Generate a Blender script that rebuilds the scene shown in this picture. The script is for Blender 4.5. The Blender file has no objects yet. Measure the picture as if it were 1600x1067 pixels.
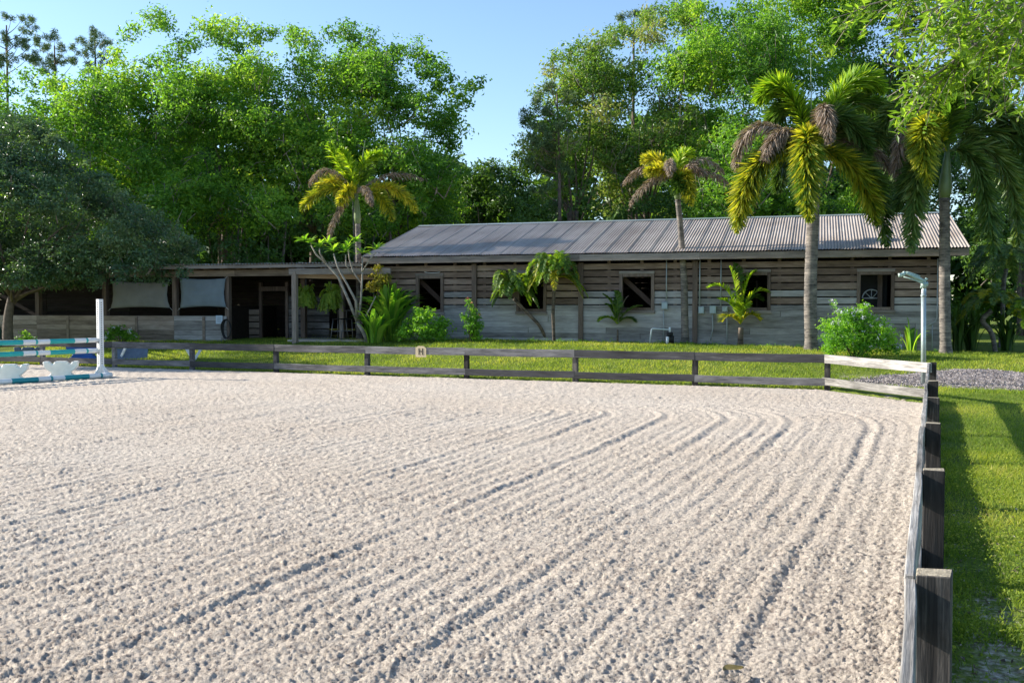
import bpy, math, random
import numpy as np
from mathutils import Vector, Matrix
random.seed(7)
rng = np.random.default_rng(7)
SC = bpy.context.scene
COL = SC.collection
R = math.radians

# ------------------------------------------------------------------ camera, world, sun, exposure
CAMH, FPX, HOR = 1.6, 1550.0, 478.0
PITCH = math.atan((533.5 - HOR) / FPX)
cd = bpy.data.cameras.new('camera'); cam = bpy.data.objects.new('camera', cd); COL.objects.link(cam)
cam.location = (0, 0, CAMH); cam.rotation_euler = (math.pi / 2 - PITCH, 0, 0)
cd.sensor_width = 36; cd.lens = 36 * FPX / 1600; cd.clip_start = 0.05; cd.clip_end = 2000
SC.camera = cam

SUN = Vector((-2.05, 0.50, 1.0)).normalized()          # direction towards the sun
SUN_EL = math.asin(SUN.z); SUN_AZ = math.atan2(SUN.x, SUN.y)
w = bpy.data.worlds.new('World'); SC.world = w; w.use_nodes = True
wn = w.node_tree.nodes; wl = w.node_tree.links
sky = wn.new('ShaderNodeTexSky'); sky.sky_type = 'NISHITA'; sky.sun_disc = False
sky.sun_elevation = SUN_EL; sky.sun_rotation = SUN_AZ
sky.air_density = 1.0; sky.dust_density = 0.3; sky.ozone_density = 3.0
bg = wn['Background']; wl.new(sky.outputs[0], bg.inputs[0]); bg.inputs[1].default_value = 0.102
sd = bpy.data.lights.new('sun', 'SUN'); sd.energy = 4.1; sd.angle = R(0.5); sd.color = (1.0, 0.93, 0.82)
so = bpy.data.objects.new('sun', sd); COL.objects.link(so)
so.rotation_euler = (-SUN).to_track_quat('-Z', 'Y').to_euler()
SC.view_settings.view_transform = 'Standard'; SC.view_settings.look = 'None'
SC.view_settings.exposure = 1.3; SC.view_settings.gamma = 1.0; SC.view_settings.use_curve_mapping = False
try:
    SC.cycles.max_bounces = 9; SC.cycles.diffuse_bounces = 5; SC.cycles.glossy_bounces = 2
    SC.cycles.transmission_bounces = 4; SC.cycles.transparent_max_bounces = 4
except Exception: pass

# ------------------------------------------------------------------ pixel helpers (place a real thing at its own distance)
cp_, sp_ = math.cos(PITCH), math.sin(PITCH)
def P(u, v, D):
    a = (u - 800) / FPX; b = (533.5 - v) / FPX
    dy = cp_ + b * sp_; dz = -sp_ + b * cp_
    k = D / dy
    return Vector((a * k, D, CAMH + dz * k))
def sstep(t):
    t = np.clip(t, 0, 1); return t * t * (3 - 2 * t)
FD = np.array([0.39, 0.9208]); F0 = np.array([0.022, 0.0])       # side fence line
C0 = np.array([6.10, 19.15]); FL = np.array([-0.9208, 0.39])     # front fence: first post, direction to its far end
CORNER = F0 + FD * (16.4 / FD[1])
def qdist(x, y): return (x - C0[0]) * 0.39 + (y - C0[1]) * 0.9208         # beyond the front fence
def pdist(x, y): return (x - F0[0]) * 0.9208 - (y - F0[1]) * 0.39         # outside the side fence
ch_d = (CORNER - C0); ch_d = ch_d / np.linalg.norm(ch_d)
ch_n = np.array([-ch_d[1], ch_d[0]])
if ch_n @ np.array([1, 1]) < 0: ch_n = -ch_n
def cdist(x, y): return (x - C0[0]) * ch_n[0] + (y - C0[1]) * ch_n[1]
def outdist(x, y): return np.maximum(np.maximum(qdist(x, y), pdist(x, y)), cdist(x, y))
GX = [-60, -12, -6, -0.8, 4.6, 7.6, 11.4, 16, 60]; GZ = [.45, .45, .50, .58, .52, .473, .375, .36, .3]
def g(x, y):
    x = np.asarray(x, float); y = np.asarray(y, float)
    return np.interp(x, GX, GZ) * sstep((qdist(x, y) - 0.6) / 6.0)
def gz(x, y): return float(g(x, y))
def gp(u, v):
    lo = None
    Ds = np.arange(2.0, 70, 0.05)
    a = (u - 800) / FPX; b = (533.5 - v) / FPX
    dy = cp_ + b * sp_; dz = -sp_ + b * cp_
    k = Ds / dy
    d = CAMH + dz * k - g(a * k, Ds)
    i = np.argmax(d < 0)
    if not (d < 0).any(): i = len(Ds) - 1
    D = Ds[i]; p = P(u, v, D)
    return Vector((p.x, p.y, gz(p.x, p.y)))

# numpy value noise
_tab = rng.random((512, 512))
def vn(x, y):
    xi = np.floor(x).astype(int); yi = np.floor(y).astype(int); fx = x - xi; fy = y - yi
    fx = fx * fx * (3 - 2 * fx); fy = fy * fy * (3 - 2 * fy)
    a = _tab[xi % 512, yi % 512]; b = _tab[(xi + 1) % 512, yi % 512]
    c = _tab[xi % 512, (yi + 1) % 512]; d = _tab[(xi + 1) % 512, (yi + 1) % 512]
    return (a * (1 - fx) + b * fx) * (1 - fy) + (c * (1 - fx) + d * fx) * fy
def fbm(x, y, o=4):
    s = 0; a = .5
    for i in range(o):
        s = s + a * vn(x * 2 ** i + 17.3 * i, y * 2 ** i + 9.1 * i); a *= .5
    return s

# ------------------------------------------------------------------ objects
def tag(o, label=None, cat=None, group=None, kind=None):
    if label: o['label'] = label
    if cat: o['category'] = cat
    if group: o['group'] = group
    if kind: o['kind'] = kind
    return o
def empty(name, loc, rz=0.0):
    o = bpy.data.objects.new(name, None); COL.objects.link(o); o.location = loc; o.rotation_euler = (0, 0, rz)
    o.empty_display_size = .1
    return o
def link(name, me, parent=None, loc=None, rot=None, world=False):
    o = bpy.data.objects.new(name, me); COL.objects.link(o)
    if loc is not None: o.location = loc
    if rot is not None: o.rotation_euler = rot
    if parent is not None:
        o.parent = parent
        if world:   # coordinates given in world space
            o.matrix_parent_inverse = mw(parent).inverted()
    return o
def mw(o):
    m = Matrix.LocRotScale(o.location, o.rotation_euler, o.scale)
    if o.parent: return mw(o.parent) @ o.matrix_parent_inverse @ m
    return m
def npmesh(name, V, F, mats, attr=None, smooth=False, mi=None):
    """V (n,3), F (m,k) of one polygon size; attr a float per face"""
    me = bpy.data.meshes.new(name); V = np.asarray(V, np.float32); F = np.asarray(F, np.int32)
    k = F.shape[1]
    me.vertices.add(len(V)); me.vertices.foreach_set('co', V.ravel())
    me.loops.add(F.size); me.loops.foreach_set('vertex_index', F.ravel())
    me.polygons.add(len(F)); me.polygons.foreach_set('loop_start', np.arange(len(F), dtype=np.int32) * k)
    me.polygons.foreach_set('loop_total', np.full(len(F), k, np.int32))
    me.polygons.foreach_set('use_smooth', np.full(len(F), smooth))
    for m in (mats if isinstance(mats, (list, tuple)) else [mats]): me.materials.append(m)
    if mi is not None: me.polygons.foreach_set('material_index', np.asarray(mi, np.int32))
    if attr is not None:
        a = me.attributes.new('v', 'FLOAT', 'FACE'); a.data.foreach_set('value', np.asarray(attr, np.float32))
    me.update(calc_edges=True)
    return me
class MB:
    """collects polygons for ONE mesh"""
    def __init__(s): s.V = []; s.F = []; s.M = []; s.S = []
    def add(s, V, F, m=0, sm=False):
        b = len(s.V); s.V += [tuple(v) for v in V]
        for f in F: s.F.append([b + i for i in f]); s.M.append(m); s.S.append(sm)
    def box(s, c, h, rz=0, m=0, jit=0.0, rot=None):
        V = []
        for z in (-1, 1):
            for y in (-1, 1):
                for x in (-1, 1):
                    V.append(Vector((x * h[0] + random.uniform(-jit, jit), y * h[1] + random.uniform(-jit, jit), z * h[2] + random.uniform(-jit, jit))))
        mt = (rot if rot is not None else Matrix.Rotation(rz, 3, 'Z'))
        V = [mt @ v + Vector(c) for v in V]
        s.add(V, [(0, 2, 3, 1), (4, 5, 7, 6), (0, 1, 5, 4), (2, 6, 7, 3), (0, 4, 6, 2), (1, 3, 7, 5)], m)
    def tube(s, pts, rad, n=8, m=0, cap=True, sm=True):
        pts = [Vector(p) for p in pts]
        if not hasattr(rad, '__len__'): rad = [rad] * len(pts)
        V = []; F = []; up = None
        for i, p in enumerate(pts):
            t = (pts[min(i + 1, len(pts) - 1)] - pts[max(i - 1, 0)]).normalized()
            if up is None: up = Vector((1, 0, 0)) if abs(t.x) < .8 else Vector((0, 1, 0))
            a = (up - t * up.dot(t)).normalized(); up = a; b = t.cross(a)
            for k in range(n):
                an = 2 * math.pi * k / n
                V.append(p + (a * math.cos(an) + b * math.sin(an)) * rad[i])
        for i in range(len(pts) - 1):
            for k in range(n):
                F.append((i * n + k, i * n + (k + 1) % n, (i + 1) * n + (k + 1) % n, (i + 1) * n + k))
        s.add(V, F, m, sm)
        if cap:
            b = len(s.V) - len(V)
            s.F.append([b + k for k in range(n)][::-1]); s.M.append(m); s.S.append(False)
            s.F.append([b + (len(pts) - 1) * n + k for k in range(n)]); s.M.append(m); s.S.append(False)
    def mesh(s, name, mats):
        me = bpy.data.meshes.new(name); me.from_pydata([tuple(v) for v in s.V], [], s.F)
        for m in (mats if isinstance(mats, (list, tuple)) else [mats]): me.materials.append(m)
        me.polygons.foreach_set('material_index', s.M); me.polygons.foreach_set('use_smooth', s.S)
        me.update(); return me
def bez(p0, p1, p2, n):
    p0, p1, p2 = Vector(p0), Vector(p1), Vector(p2); out = []
    for i in range(n):
        t = i / (n - 1); out.append(p0 * (1 - t) ** 2 + p1 * 2 * t * (1 - t) + p2 * t * t)
    return out
def bevel_obj(o, wdt=0.006):
    m = o.modifiers.new('bevel', 'BEVEL'); m.width = wdt; m.segments = 1; m.limit_method = 'ANGLE'; m.angle_limit = R(50)
    return o

# ------------------------------------------------------------------ materials
def newmat(name):
    m = bpy.data.materials.new(name); m.use_nodes = True
    return m, m.node_tree.nodes, m.node_tree.links, m.node_tree.nodes['Principled BSDF']
def ramp(N, pts):
    r = N.new('ShaderNodeValToRGB'); e = r.color_ramp.elements
    while len(e) < len(pts): e.new(.5)
    for i, (p, c) in enumerate(pts): e[i].position = p; e[i].color = (*c, 1)
    return r
def plain(name, c, rough=.6, metal=0, var=.25, scale=8, bump=.1, bscale=60):
    m, N, L, B = newmat(name)
    tc = N.new('ShaderNodeTexCoord'); nz = N.new('ShaderNodeTexNoise'); nz.inputs['Scale'].default_value = scale; nz.inputs['Detail'].default_value = 6
    L.new(tc.outputs['Object'], nz.inputs['Vector'])
    r = ramp(N, [(.25, tuple(x * (1 - var) for x in c)), (.75, tuple(min(1, x * (1 + var)) for x in c))])
    L.new(nz.outputs['Fac'], r.inputs[0]); L.new(r.outputs[0], B.inputs['Base Color'])
    B.inputs['Roughness'].default_value = rough; B.inputs['Metallic'].default_value = metal
    if bump:
        n2 = N.new('ShaderNodeTexNoise'); n2.inputs['Scale'].default_value = bscale; L.new(tc.outputs['Object'], n2.inputs['Vector'])
        bp = N.new('ShaderNodeBump'); bp.inputs['Strength'].default_value = bump; bp.inputs['Distance'].default_value = .01
        L.new(n2.outputs['Fac'], bp.inputs['Height']); L.new(bp.outputs[0], B.inputs['Normal'])
    return m
def wood(name, c1, c2, c3, axis=0, rough=.85, stain=None, fine=70, bump=.5):
    """grain runs along the given local axis; tone varies per board and in streaks and blotches"""
    m, N, L, B = newmat(name)
    tc = N.new('ShaderNodeTexCoord'); oi = N.new('ShaderNodeObjectInfo')
    ad = N.new('ShaderNodeVectorMath'); ad.operation = 'MULTIPLY_ADD'
    ad.inputs[1].default_value = (1, 1, 1)
    L.new(tc.outputs['Object'], ad.inputs[0])
    cm = N.new('ShaderNodeCombineXYZ'); ml = N.new('ShaderNodeMath'); ml.operation = 'MULTIPLY'; ml.inputs[1].default_value = 37.0
    L.new(oi.outputs['Random'], ml.inputs[0])
    for i in range(3): L.new(ml.outputs[0], cm.inputs[i])
    L.new(cm.outputs[0], ad.inputs[2])
    sc = [fine, fine, fine]; sc[axis] = 2.2
    mp = N.new('ShaderNodeMapping'); mp.inputs['Scale'].default_value = sc; L.new(ad.outputs[0], mp.inputs[0])
    gr = N.new('ShaderNodeTexNoise'); gr.inputs['Scale'].default_value = 1; gr.inputs['Detail'].default_value = 5; gr.inputs['Roughness'].default_value = .65
    gr.inputs['Distortion'].default_value = .6
    L.new(mp.outputs[0], gr.inputs['Vector'])
    s2 = [7, 7, 7]; s2[axis] = 1.3
    mp2 = N.new('ShaderNodeMapping'); mp2.inputs['Scale'].default_value = s2; L.new(ad.outputs[0], mp2.inputs[0])
    bl = N.new('ShaderNodeTexNoise'); bl.inputs['Scale'].default_value = 1; bl.inputs['Detail'].default_value = 8; bl.inputs['Roughness'].default_value = .7
    L.new(mp2.outputs[0], bl.inputs['Vector'])
    mx = N.new('ShaderNodeMath'); mx.operation = 'MULTIPLY_ADD'; mx.inputs[1].default_value = .45
    L.new(gr.outputs['Fac'], mx.inputs[0])
    m2 = N.new('ShaderNodeMath'); m2.operation = 'MULTIPLY_ADD'; m2.inputs[1].default_value = .55; L.new(bl.outputs['Fac'], m2.inputs[0])
    m3 = N.new('ShaderNodeMath'); m3.operation = 'MULTIPLY_ADD'; m3.inputs[1].default_value = .20; m3.inputs[2].default_value = -.10
    L.new(oi.outputs['Random'], m3.inputs[0]); L.new(m3.outputs[0], m2.inputs[2]); L.new(m2.outputs[0], mx.inputs[2])
    r = ramp(N, [(.30, c1), (.5, c2), (.70, c3)]); L.new(mx.outputs[0], r.inputs[0])
    L.new(r.outputs[0], B.inputs['Base Color']); B.inputs['Roughness'].default_value = rough
    B.inputs['Specular IOR Level'].default_value = .25
    bp = N.new('ShaderNodeBump'); bp.inputs['Strength'].default_value = bump; bp.inputs['Distance'].default_value = .006
    L.new(gr.outputs['Fac'], bp.inputs['Height']); L.new(bp.outputs[0], B.inputs['Normal'])
    return m
def leafmat(name, cols, trans=.42, rough=.45, spec=.4, tb=1.5):
    """cols: tones of the leaves themselves, spread by a value each leaf carries"""
    m, N, L, B = newmat(name)
    at = N.new('ShaderNodeAttribute'); at.attribute_name = 'v'
    r = ramp(N, [(i / (len(cols) - 1), c) for i, c in enumerate(cols)]); L.new(at.outputs['Fac'], r.inputs[0])
    L.new(r.outputs[0], B.inputs['Base Color']); B.inputs['Roughness'].default_value = rough; B.inputs['Specular IOR Level'].default_value = spec
    tr = N.new('ShaderNodeBsdfTranslucent'); mm = N.new('ShaderNodeMix'); mm.data_type = 'RGBA'; mm.blend_type = 'MULTIPLY'; mm.inputs[0].default_value = 1
    L.new(r.outputs[0], mm.inputs[6]); mm.inputs[7].default_value = (tb * 1.15, tb * 1.1, tb * .45, 1)
    L.new(mm.outputs[2], tr.inputs[0])
    ms = N.new('ShaderNodeMixShader'); ms.inputs[0].default_value = trans
    L.new(B.outputs[0], ms.inputs[1]); L.new(tr.outputs[0], ms.inputs[2]); L.new(ms.outputs[0], N['Material Output'].inputs[0])
    return m

M = {}
M['ficus'] = leafmat('ficus_leaf', [(.05, .13, .02), (.10, .23, .03), (.18, .33, .042), (.31, .42, .055)], trans=.48, tb=1.9)
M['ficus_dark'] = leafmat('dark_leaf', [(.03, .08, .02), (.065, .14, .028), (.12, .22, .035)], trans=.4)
M['olive'] = leafmat('olive_leaf', [(.07, .15, .03), (.13, .25, .04), (.21, .30, .07), (.27, .27, .13)], trans=.42, tb=1.7)
M['oak'] = leafmat('oak_leaf', [(.035, .085, .04), (.08, .155, .065), (.17, .26, .11)], trans=.3, rough=.35, spec=.6)
M['oaknear'] = leafmat('near_oak_leaf', [(.07, .15, .02), (.14, .25, .03), (.24, .34, .05)], trans=.55, rough=.4, tb=2.0)
M['pine'] = leafmat('pine_needle', [(.05, .10, .04), (.10, .17, .07), (.16, .23, .10)], trans=.25)
M['palm'] = leafmat('palm_green', [(.05, .12, .018), (.10, .20, .028), (.19, .28, .045)], trans=.4, tb=1.6)
M['palmdark'] = leafmat('palm_dark_green', [(.05, .11, .025), (.11, .19, .04), (.25, .31, .10)], trans=.3)
M['palmyel'] = leafmat('palm_yellow', [(.09, .15, .015), (.24, .29, .025), (.45, .43, .035), (.60, .52, .06)], trans=.45, tb=1.5)
M['palmlime'] = leafmat('palm_lime', [(.09, .20, .015), (.22, .36, .02), (.42, .50, .04)], trans=.5, tb=1.6)
M['palmdead'] = leafmat('palm_dead', [(.15, .11, .085), (.30, .23, .18), (.48, .40, .33)], trans=.2, rough=.8, spec=.1, tb=1.0)
M['shrub'] = leafmat('shrub_leaf', [(.07, .19, .018), (.15, .34, .028), (.27, .46, .05)], trans=.45, tb=1.8)
M['croton'] = leafmat('croton_leaf', [(.10, .13, .02), (.30, .27, .03), (.42, .36, .10)], trans=.4)
M['strap'] = leafmat('strap_leaf', [(.06, .17, .02), (.14, .31, .03), (.30, .44, .05)], trans=.5, tb=1.8)
M['fern'] = leafmat('fern_frond', [(.10, .18, .02), (.20, .30, .035), (.30, .38, .06)], trans=.45, tb=1.8)
M['flower'] = leafmat('white_petal', [(.6, .6, .65), (.75, .78, .85)], trans=.2, tb=.9)
M['pinkflower'] = leafmat('pink_petal', [(.7, .25, .18), (.8, .35, .25)], trans=.2, tb=.9)
M['litter'] = leafmat('dry_litter', [(.08, .06, .045), (.22, .17, .12), (.50, .44, .36)], trans=.05, rough=.9, spec=.1, tb=1)
M['grass'] = leafmat('grass_blade', [(.10, .17, .025), (.22, .30, .04), (.35, .39, .065), (.52, .45, .18)], trans=.45, rough=.6, spec=.25, tb=1.5)
M['bark'] = plain('bark', (.13, .10, .08), .9, var=.45, scale=9, bump=.8, bscale=35)
M['palebark'] = plain('pale_bark', (.28, .25, .21), .85, var=.4, scale=7, bump=.5, bscale=30)
M['twig'] = plain('twig', (.26, .22, .185), .9, var=.3)
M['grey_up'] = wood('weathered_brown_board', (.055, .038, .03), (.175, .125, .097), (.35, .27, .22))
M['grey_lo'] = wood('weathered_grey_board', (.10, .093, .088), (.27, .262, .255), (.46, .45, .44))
M['shedwall'] = wood('shed_board', (.09, .068, .054), (.23, .185, .15), (.40, .335, .29))
M['shadeboard'] = wood('shade_toned_inner_board', (.010, .008, .007), (.024, .018, .015), (.05, .04, .033))  # near-black tone carries the interior shade, not the wood's own colour
M['darkbrace'] = wood('dark_brace', (.03, .02, .016), (.065, .042, .032), (.12, .085, .065))
M['postwood'] = wood('post_wood', (.06, .042, .034), (.14, .105, .085), (.24, .19, .16), axis=2)
M['palepost'] = wood('pale_post_wood', (.16, .13, .11), (.30, .25, .21), (.45, .38, .31), axis=2)
M['beam'] = wood('beam_wood', (.10, .085, .075), (.22, .19, .17), (.36, .32, .29))
M['warmbeam'] = wood('warm_beam_wood', (.14, .08, .045), (.27, .17, .10), (.40, .28, .18))
M['rail'] = wood('dark_rail_wood', (.028, .027, .027), (.078, .076, .077), (.26, .25, .245), fine=55, bump=.8)
M['sidewood'] = wood('bleached_side_rail', (.025, .023, .021), (.24, .228, .21), (.62, .59, .55), fine=60, bump=1.0)
M['fpost'] = wood('creosoted_post', (.014, .012, .011), (.045, .041, .038), (.24, .21, .185), axis=2, fine=60, bump=.8)
M['fposttop'] = plain('post_end_grain', (.33, .28, .20), .9, var=.5, scale=60, bump=.6, bscale=150)
M['white'] = plain('white_paint', (.72, .72, .70), .5, var=.08, scale=3, bump=.05)
M['teal'] = plain('teal_paint', (.015, .36, .34), .45, var=.12, scale=4, bump=.05)
M['plastic'] = plain('white_plastic', (.70, .70, .66), .4, var=.1, scale=6, bump=.05)
M['blue'] = plain('blue_plastic', (.02, .11, .38), .4, var=.2, scale=3, bump=.05)
M['bluegrey'] = plain('blue_grey_plastic', (.12, .15, .19), .6, var=.2)
M['black'] = plain('black_rubber', (.012, .012, .013), .7, var=.3)
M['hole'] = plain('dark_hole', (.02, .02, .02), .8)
M['pvc'] = plain('white_pvc', (.62, .66, .68), .4, var=.1)
M['galv'] = plain('galvanised_pipe', (.38, .44, .43), .42, metal=.55, var=.2, scale=14, bump=.1)
M['verdigris'] = plain('aged_brass', (.34, .45, .40), .5, metal=.35, var=.35, scale=25, bump=.3)
M['conduit'] = plain('grey_conduit', (.28, .31, .32), .5, var=.1)
M['ebox'] = plain('grey_box_paint', (.30, .37, .40), .5, var=.12)
M['cloth'] = plain('blue_grey_cloth', (.16, .205, .24), .9, var=.12, scale=3, bump=.2, bscale=200)
M['cloth2'] = plain('grey_cloth', (.18, .185, .18), .9, var=.12, scale=3, bump=.2, bscale=200)
M['tarp'] = plain('green_tarp', (.03, .10, .10), .5, var=.3, scale=5, bump=.3)
M['sign'] = plain('tan_sign_board', (.52, .42, .26), .6, var=.1)
M['ink'] = plain('black_letter', (.02, .017, .015), .6)
M['paper'] = plain('white_paper', (.45, .55, .65), .8, var=.05)
M['concrete'] = plain('pale_concrete', (.42, .38, .32), .9, var=.25, scale=4, bump=.3)
M['steel'] = plain('dull_steel', (.25, .25, .26), .45, metal=.7, var=.2)
M['deadleaf'] = plain('dry_leaf', (.17, .13, .035), .6, var=.5, scale=30)
def roofmat():
    m, N, L, B = newmat('old_metal_roof')
    tc = N.new('ShaderNodeTexCoord'); mp = N.new('ShaderNodeMapping'); mp.inputs['Scale'].default_value = (9, .5, 1)
    L.new(tc.outputs['Object'], mp.inputs[0])
    oi = N.new('ShaderNodeObjectInfo'); 
    ad = N.new('ShaderNodeVectorMath'); L.new(mp.outputs[0], ad.inputs[0]); L.new(oi.outputs['Location'], ad.inputs[1])
    n1 = N.new('ShaderNodeTexNoise'); n1.inputs['Scale'].default_value = 1; n1.inputs['Detail'].default_value = 8; n1.inputs['Roughness'].default_value = .7
    L.new(ad.outputs[0], n1.inputs['Vector'])
    n2 = N.new('ShaderNodeTexNoise'); n2.inputs['Scale'].default_value = .6; n2.inputs['Detail'].default_value = 6
    a2 = N.new('ShaderNodeVectorMath'); L.new(tc.outputs['Object'], a2.inputs[0]); L.new(oi.outputs['Location'], a2.inputs[1]); L.new(a2.outputs[0], n2.inputs['Vector'])
    mx = N.new('ShaderNodeMath'); mx.operation = 'ADD'; L.new(n1.outputs['Fac'], mx.inputs[0]); L.new(n2.outputs['Fac'], mx.inputs[1])
    r = ramp(N, [(.33, (.27, .21, .17)), (.5, (.41, .35, .305)), (.67, (.53, .47, .42))])
    hf = N.new('ShaderNodeMath'); hf.operation = 'MULTIPLY'; hf.inputs[1].default_value = .5; L.new(mx.outputs[0], hf.inputs[0]); L.new(hf.outputs[0], r.inputs[0])
    L.new(r.outputs[0], B.inputs['Base Color']); B.inputs['Metallic'].default_value = .15; B.inputs['Roughness'].default_value = .55
    return m
M['roof'] = roofmat()
def palmtrunk(name, c, ring=.07):
    m, N, L, B = newmat(name)
    tc = N.new('ShaderNodeTexCoord'); sx = N.new('ShaderNodeSeparateXYZ'); L.new(tc.outputs['Object'], sx.inputs[0])
    nz = N.new('ShaderNodeTexNoise'); nz.inputs['Scale'].default_value = 5; nz.inputs['Detail'].default_value = 8; L.new(tc.outputs['Object'], nz.inputs['Vector'])
    ma = N.new('ShaderNodeMath'); ma.operation = 'MULTIPLY_ADD'; ma.inputs[1].default_value = .06; L.new(nz.outputs['Fac'], ma.inputs[0]); L.new(sx.outputs[2], ma.inputs[2])
    dv = N.new('ShaderNodeMath'); dv.operation = 'DIVIDE'; dv.inputs[1].default_value = ring; L.new(ma.outputs[0], dv.inputs[0])
    fr = N.new('ShaderNodeMath'); fr.operation = 'FRACT'; L.new(dv.outputs[0], fr.inputs[0])
    n2 = N.new('ShaderNodeTexNoise'); n2.inputs['Scale'].default_value = 3.2; n2.inputs['Detail'].default_value = 10; n2.inputs['Roughness'].default_value = .7
    mp = N.new('ShaderNodeMapping'); mp.inputs['Scale'].default_value = (1, 1, 2.5); L.new(tc.outputs['Object'], mp.inputs[0]); L.new(mp.outputs[0], n2.inputs['Vector'])
    r1 = ramp(N, [(0, tuple(x * .35 for x in c)), (.22, c), (1, c)]); L.new(fr.outputs[0], r1.inputs[0])
    r2 = ramp(N, [(.36, (.25, .24, .24)), (.5, (.85, .83, .81)), (.64, (1.5, 1.42, 1.32))]); L.new(n2.outputs['Fac'], r2.inputs[0])
    mm = N.new('ShaderNodeMix'); mm.data_type = 'RGBA'; mm.blend_type = 'MULTIPLY'; mm.inputs[0].default_value = 1
    L.new(r1.outputs[0], mm.inputs[6]); L.new(r2.outputs[0], mm.inputs[7]); L.new(mm.outputs[2], B.inputs['Base Color'])
    B.inputs['Roughness'].default_value = .85
    bp = N.new('ShaderNodeBump'); bp.inputs['Strength'].default_value = .6; bp.inputs['Distance'].default_value = .02; L.new(fr.outputs[0], bp.inputs['Height']); L.new(bp.outputs[0], B.inputs['Normal'])
    return m
M['ptrunk'] = palmtrunk('ringed_palm_trunk', (.20, .18, .165))
M['ptrunk_dark'] = palmtrunk('dark_palm_trunk', (.15, .12, .095), .04)
M['shaft'] = plain('green_crownshaft', (.16, .22, .09), .45, var=.2, scale=5)

def groundmat():
    m, N, L, B = newmat('lawn_ground')
    tc = N.new('ShaderNodeTexCoord')
    n1 = N.new('ShaderNodeTexNoise'); n1.inputs['Scale'].default_value = 1.1; n1.inputs['Detail'].default_value = 9; n1.inputs['Roughness'].default_value = .65
    n2 = N.new('ShaderNodeTexNoise'); n2.inputs['Scale'].default_value = 26; n2.inputs['Detail'].default_value = 5
    L.new(tc.outputs['Object'], n1.inputs['Vector']); L.new(tc.outputs['Object'], n2.inputs['Vector'])
    mx = N.new('ShaderNodeMath'); mx.operation = 'MULTIPLY_ADD'; mx.inputs[1].default_value = .5; L.new(n2.outputs['Fac'], mx.inputs[0])
    h = N.new('ShaderNodeMath'); h.operation = 'MULTIPLY'; h.inputs[1].default_value = .5; L.new(n1.outputs['Fac'], h.inputs[0]); L.new(h.outputs[0], mx.inputs[2])
    r = ramp(N, [(.34, (.06, .09, .015)), (.48, (.12, .17, .025)), (.60, (.20, .23, .04)), (.70, (.28, .25, .09))]); L.new(mx.outputs[0], r.inputs[0])
    at = N.new('ShaderNodeAttribute'); at.attribute_name = 'bare'
    n3 = N.new('ShaderNodeTexNoise'); n3.inputs['Scale'].default_value = 5; n3.inputs['Detail'].default_value = 8; n3.inputs['Roughness'].default_value = .7; L.new(tc.outputs['Object'], n3.inputs['Vector'])
    ad = N.new('ShaderNodeMath'); ad.operation = 'ADD'; L.new(at.outputs['Fac'], ad.inputs[0]); L.new(n3.outputs['Fac'], ad.inputs[1])
    r3 = ramp(N, [(.84, (0, 0, 0)), (.98, (1, 1, 1))]); L.new(ad.outputs[0], r3.inputs[0])
    rs = ramp(N, [(.35, (.16, .12, .085)), (.5, (.36, .30, .24)), (.62, (.60, .53, .45))]); L.new(n2.outputs['Fac'], rs.inputs[0])
    mm = N.new('ShaderNodeMix'); mm.data_type = 'RGBA'; L.new(r3.outputs[0], mm.inputs[0]); L.new(r.outputs[0], mm.inputs[6]); L.new(rs.outputs[0], mm.inputs[7])
    L.new(mm.outputs[2], B.inputs['Base Color']); B.inputs['Roughness'].default_value = .95; B.inputs['Specular IOR Level'].default_value = .1
    bp = N.new('ShaderNodeBump'); bp.inputs['Strength'].default_value = .9; bp.inputs['Distance'].default_value = .05; L.new(n2.outputs['Fac'], bp.inputs['Height']); L.new(bp.outputs[0], B.inputs['Normal'])
    return m
M['ground'] = groundmat()
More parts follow.
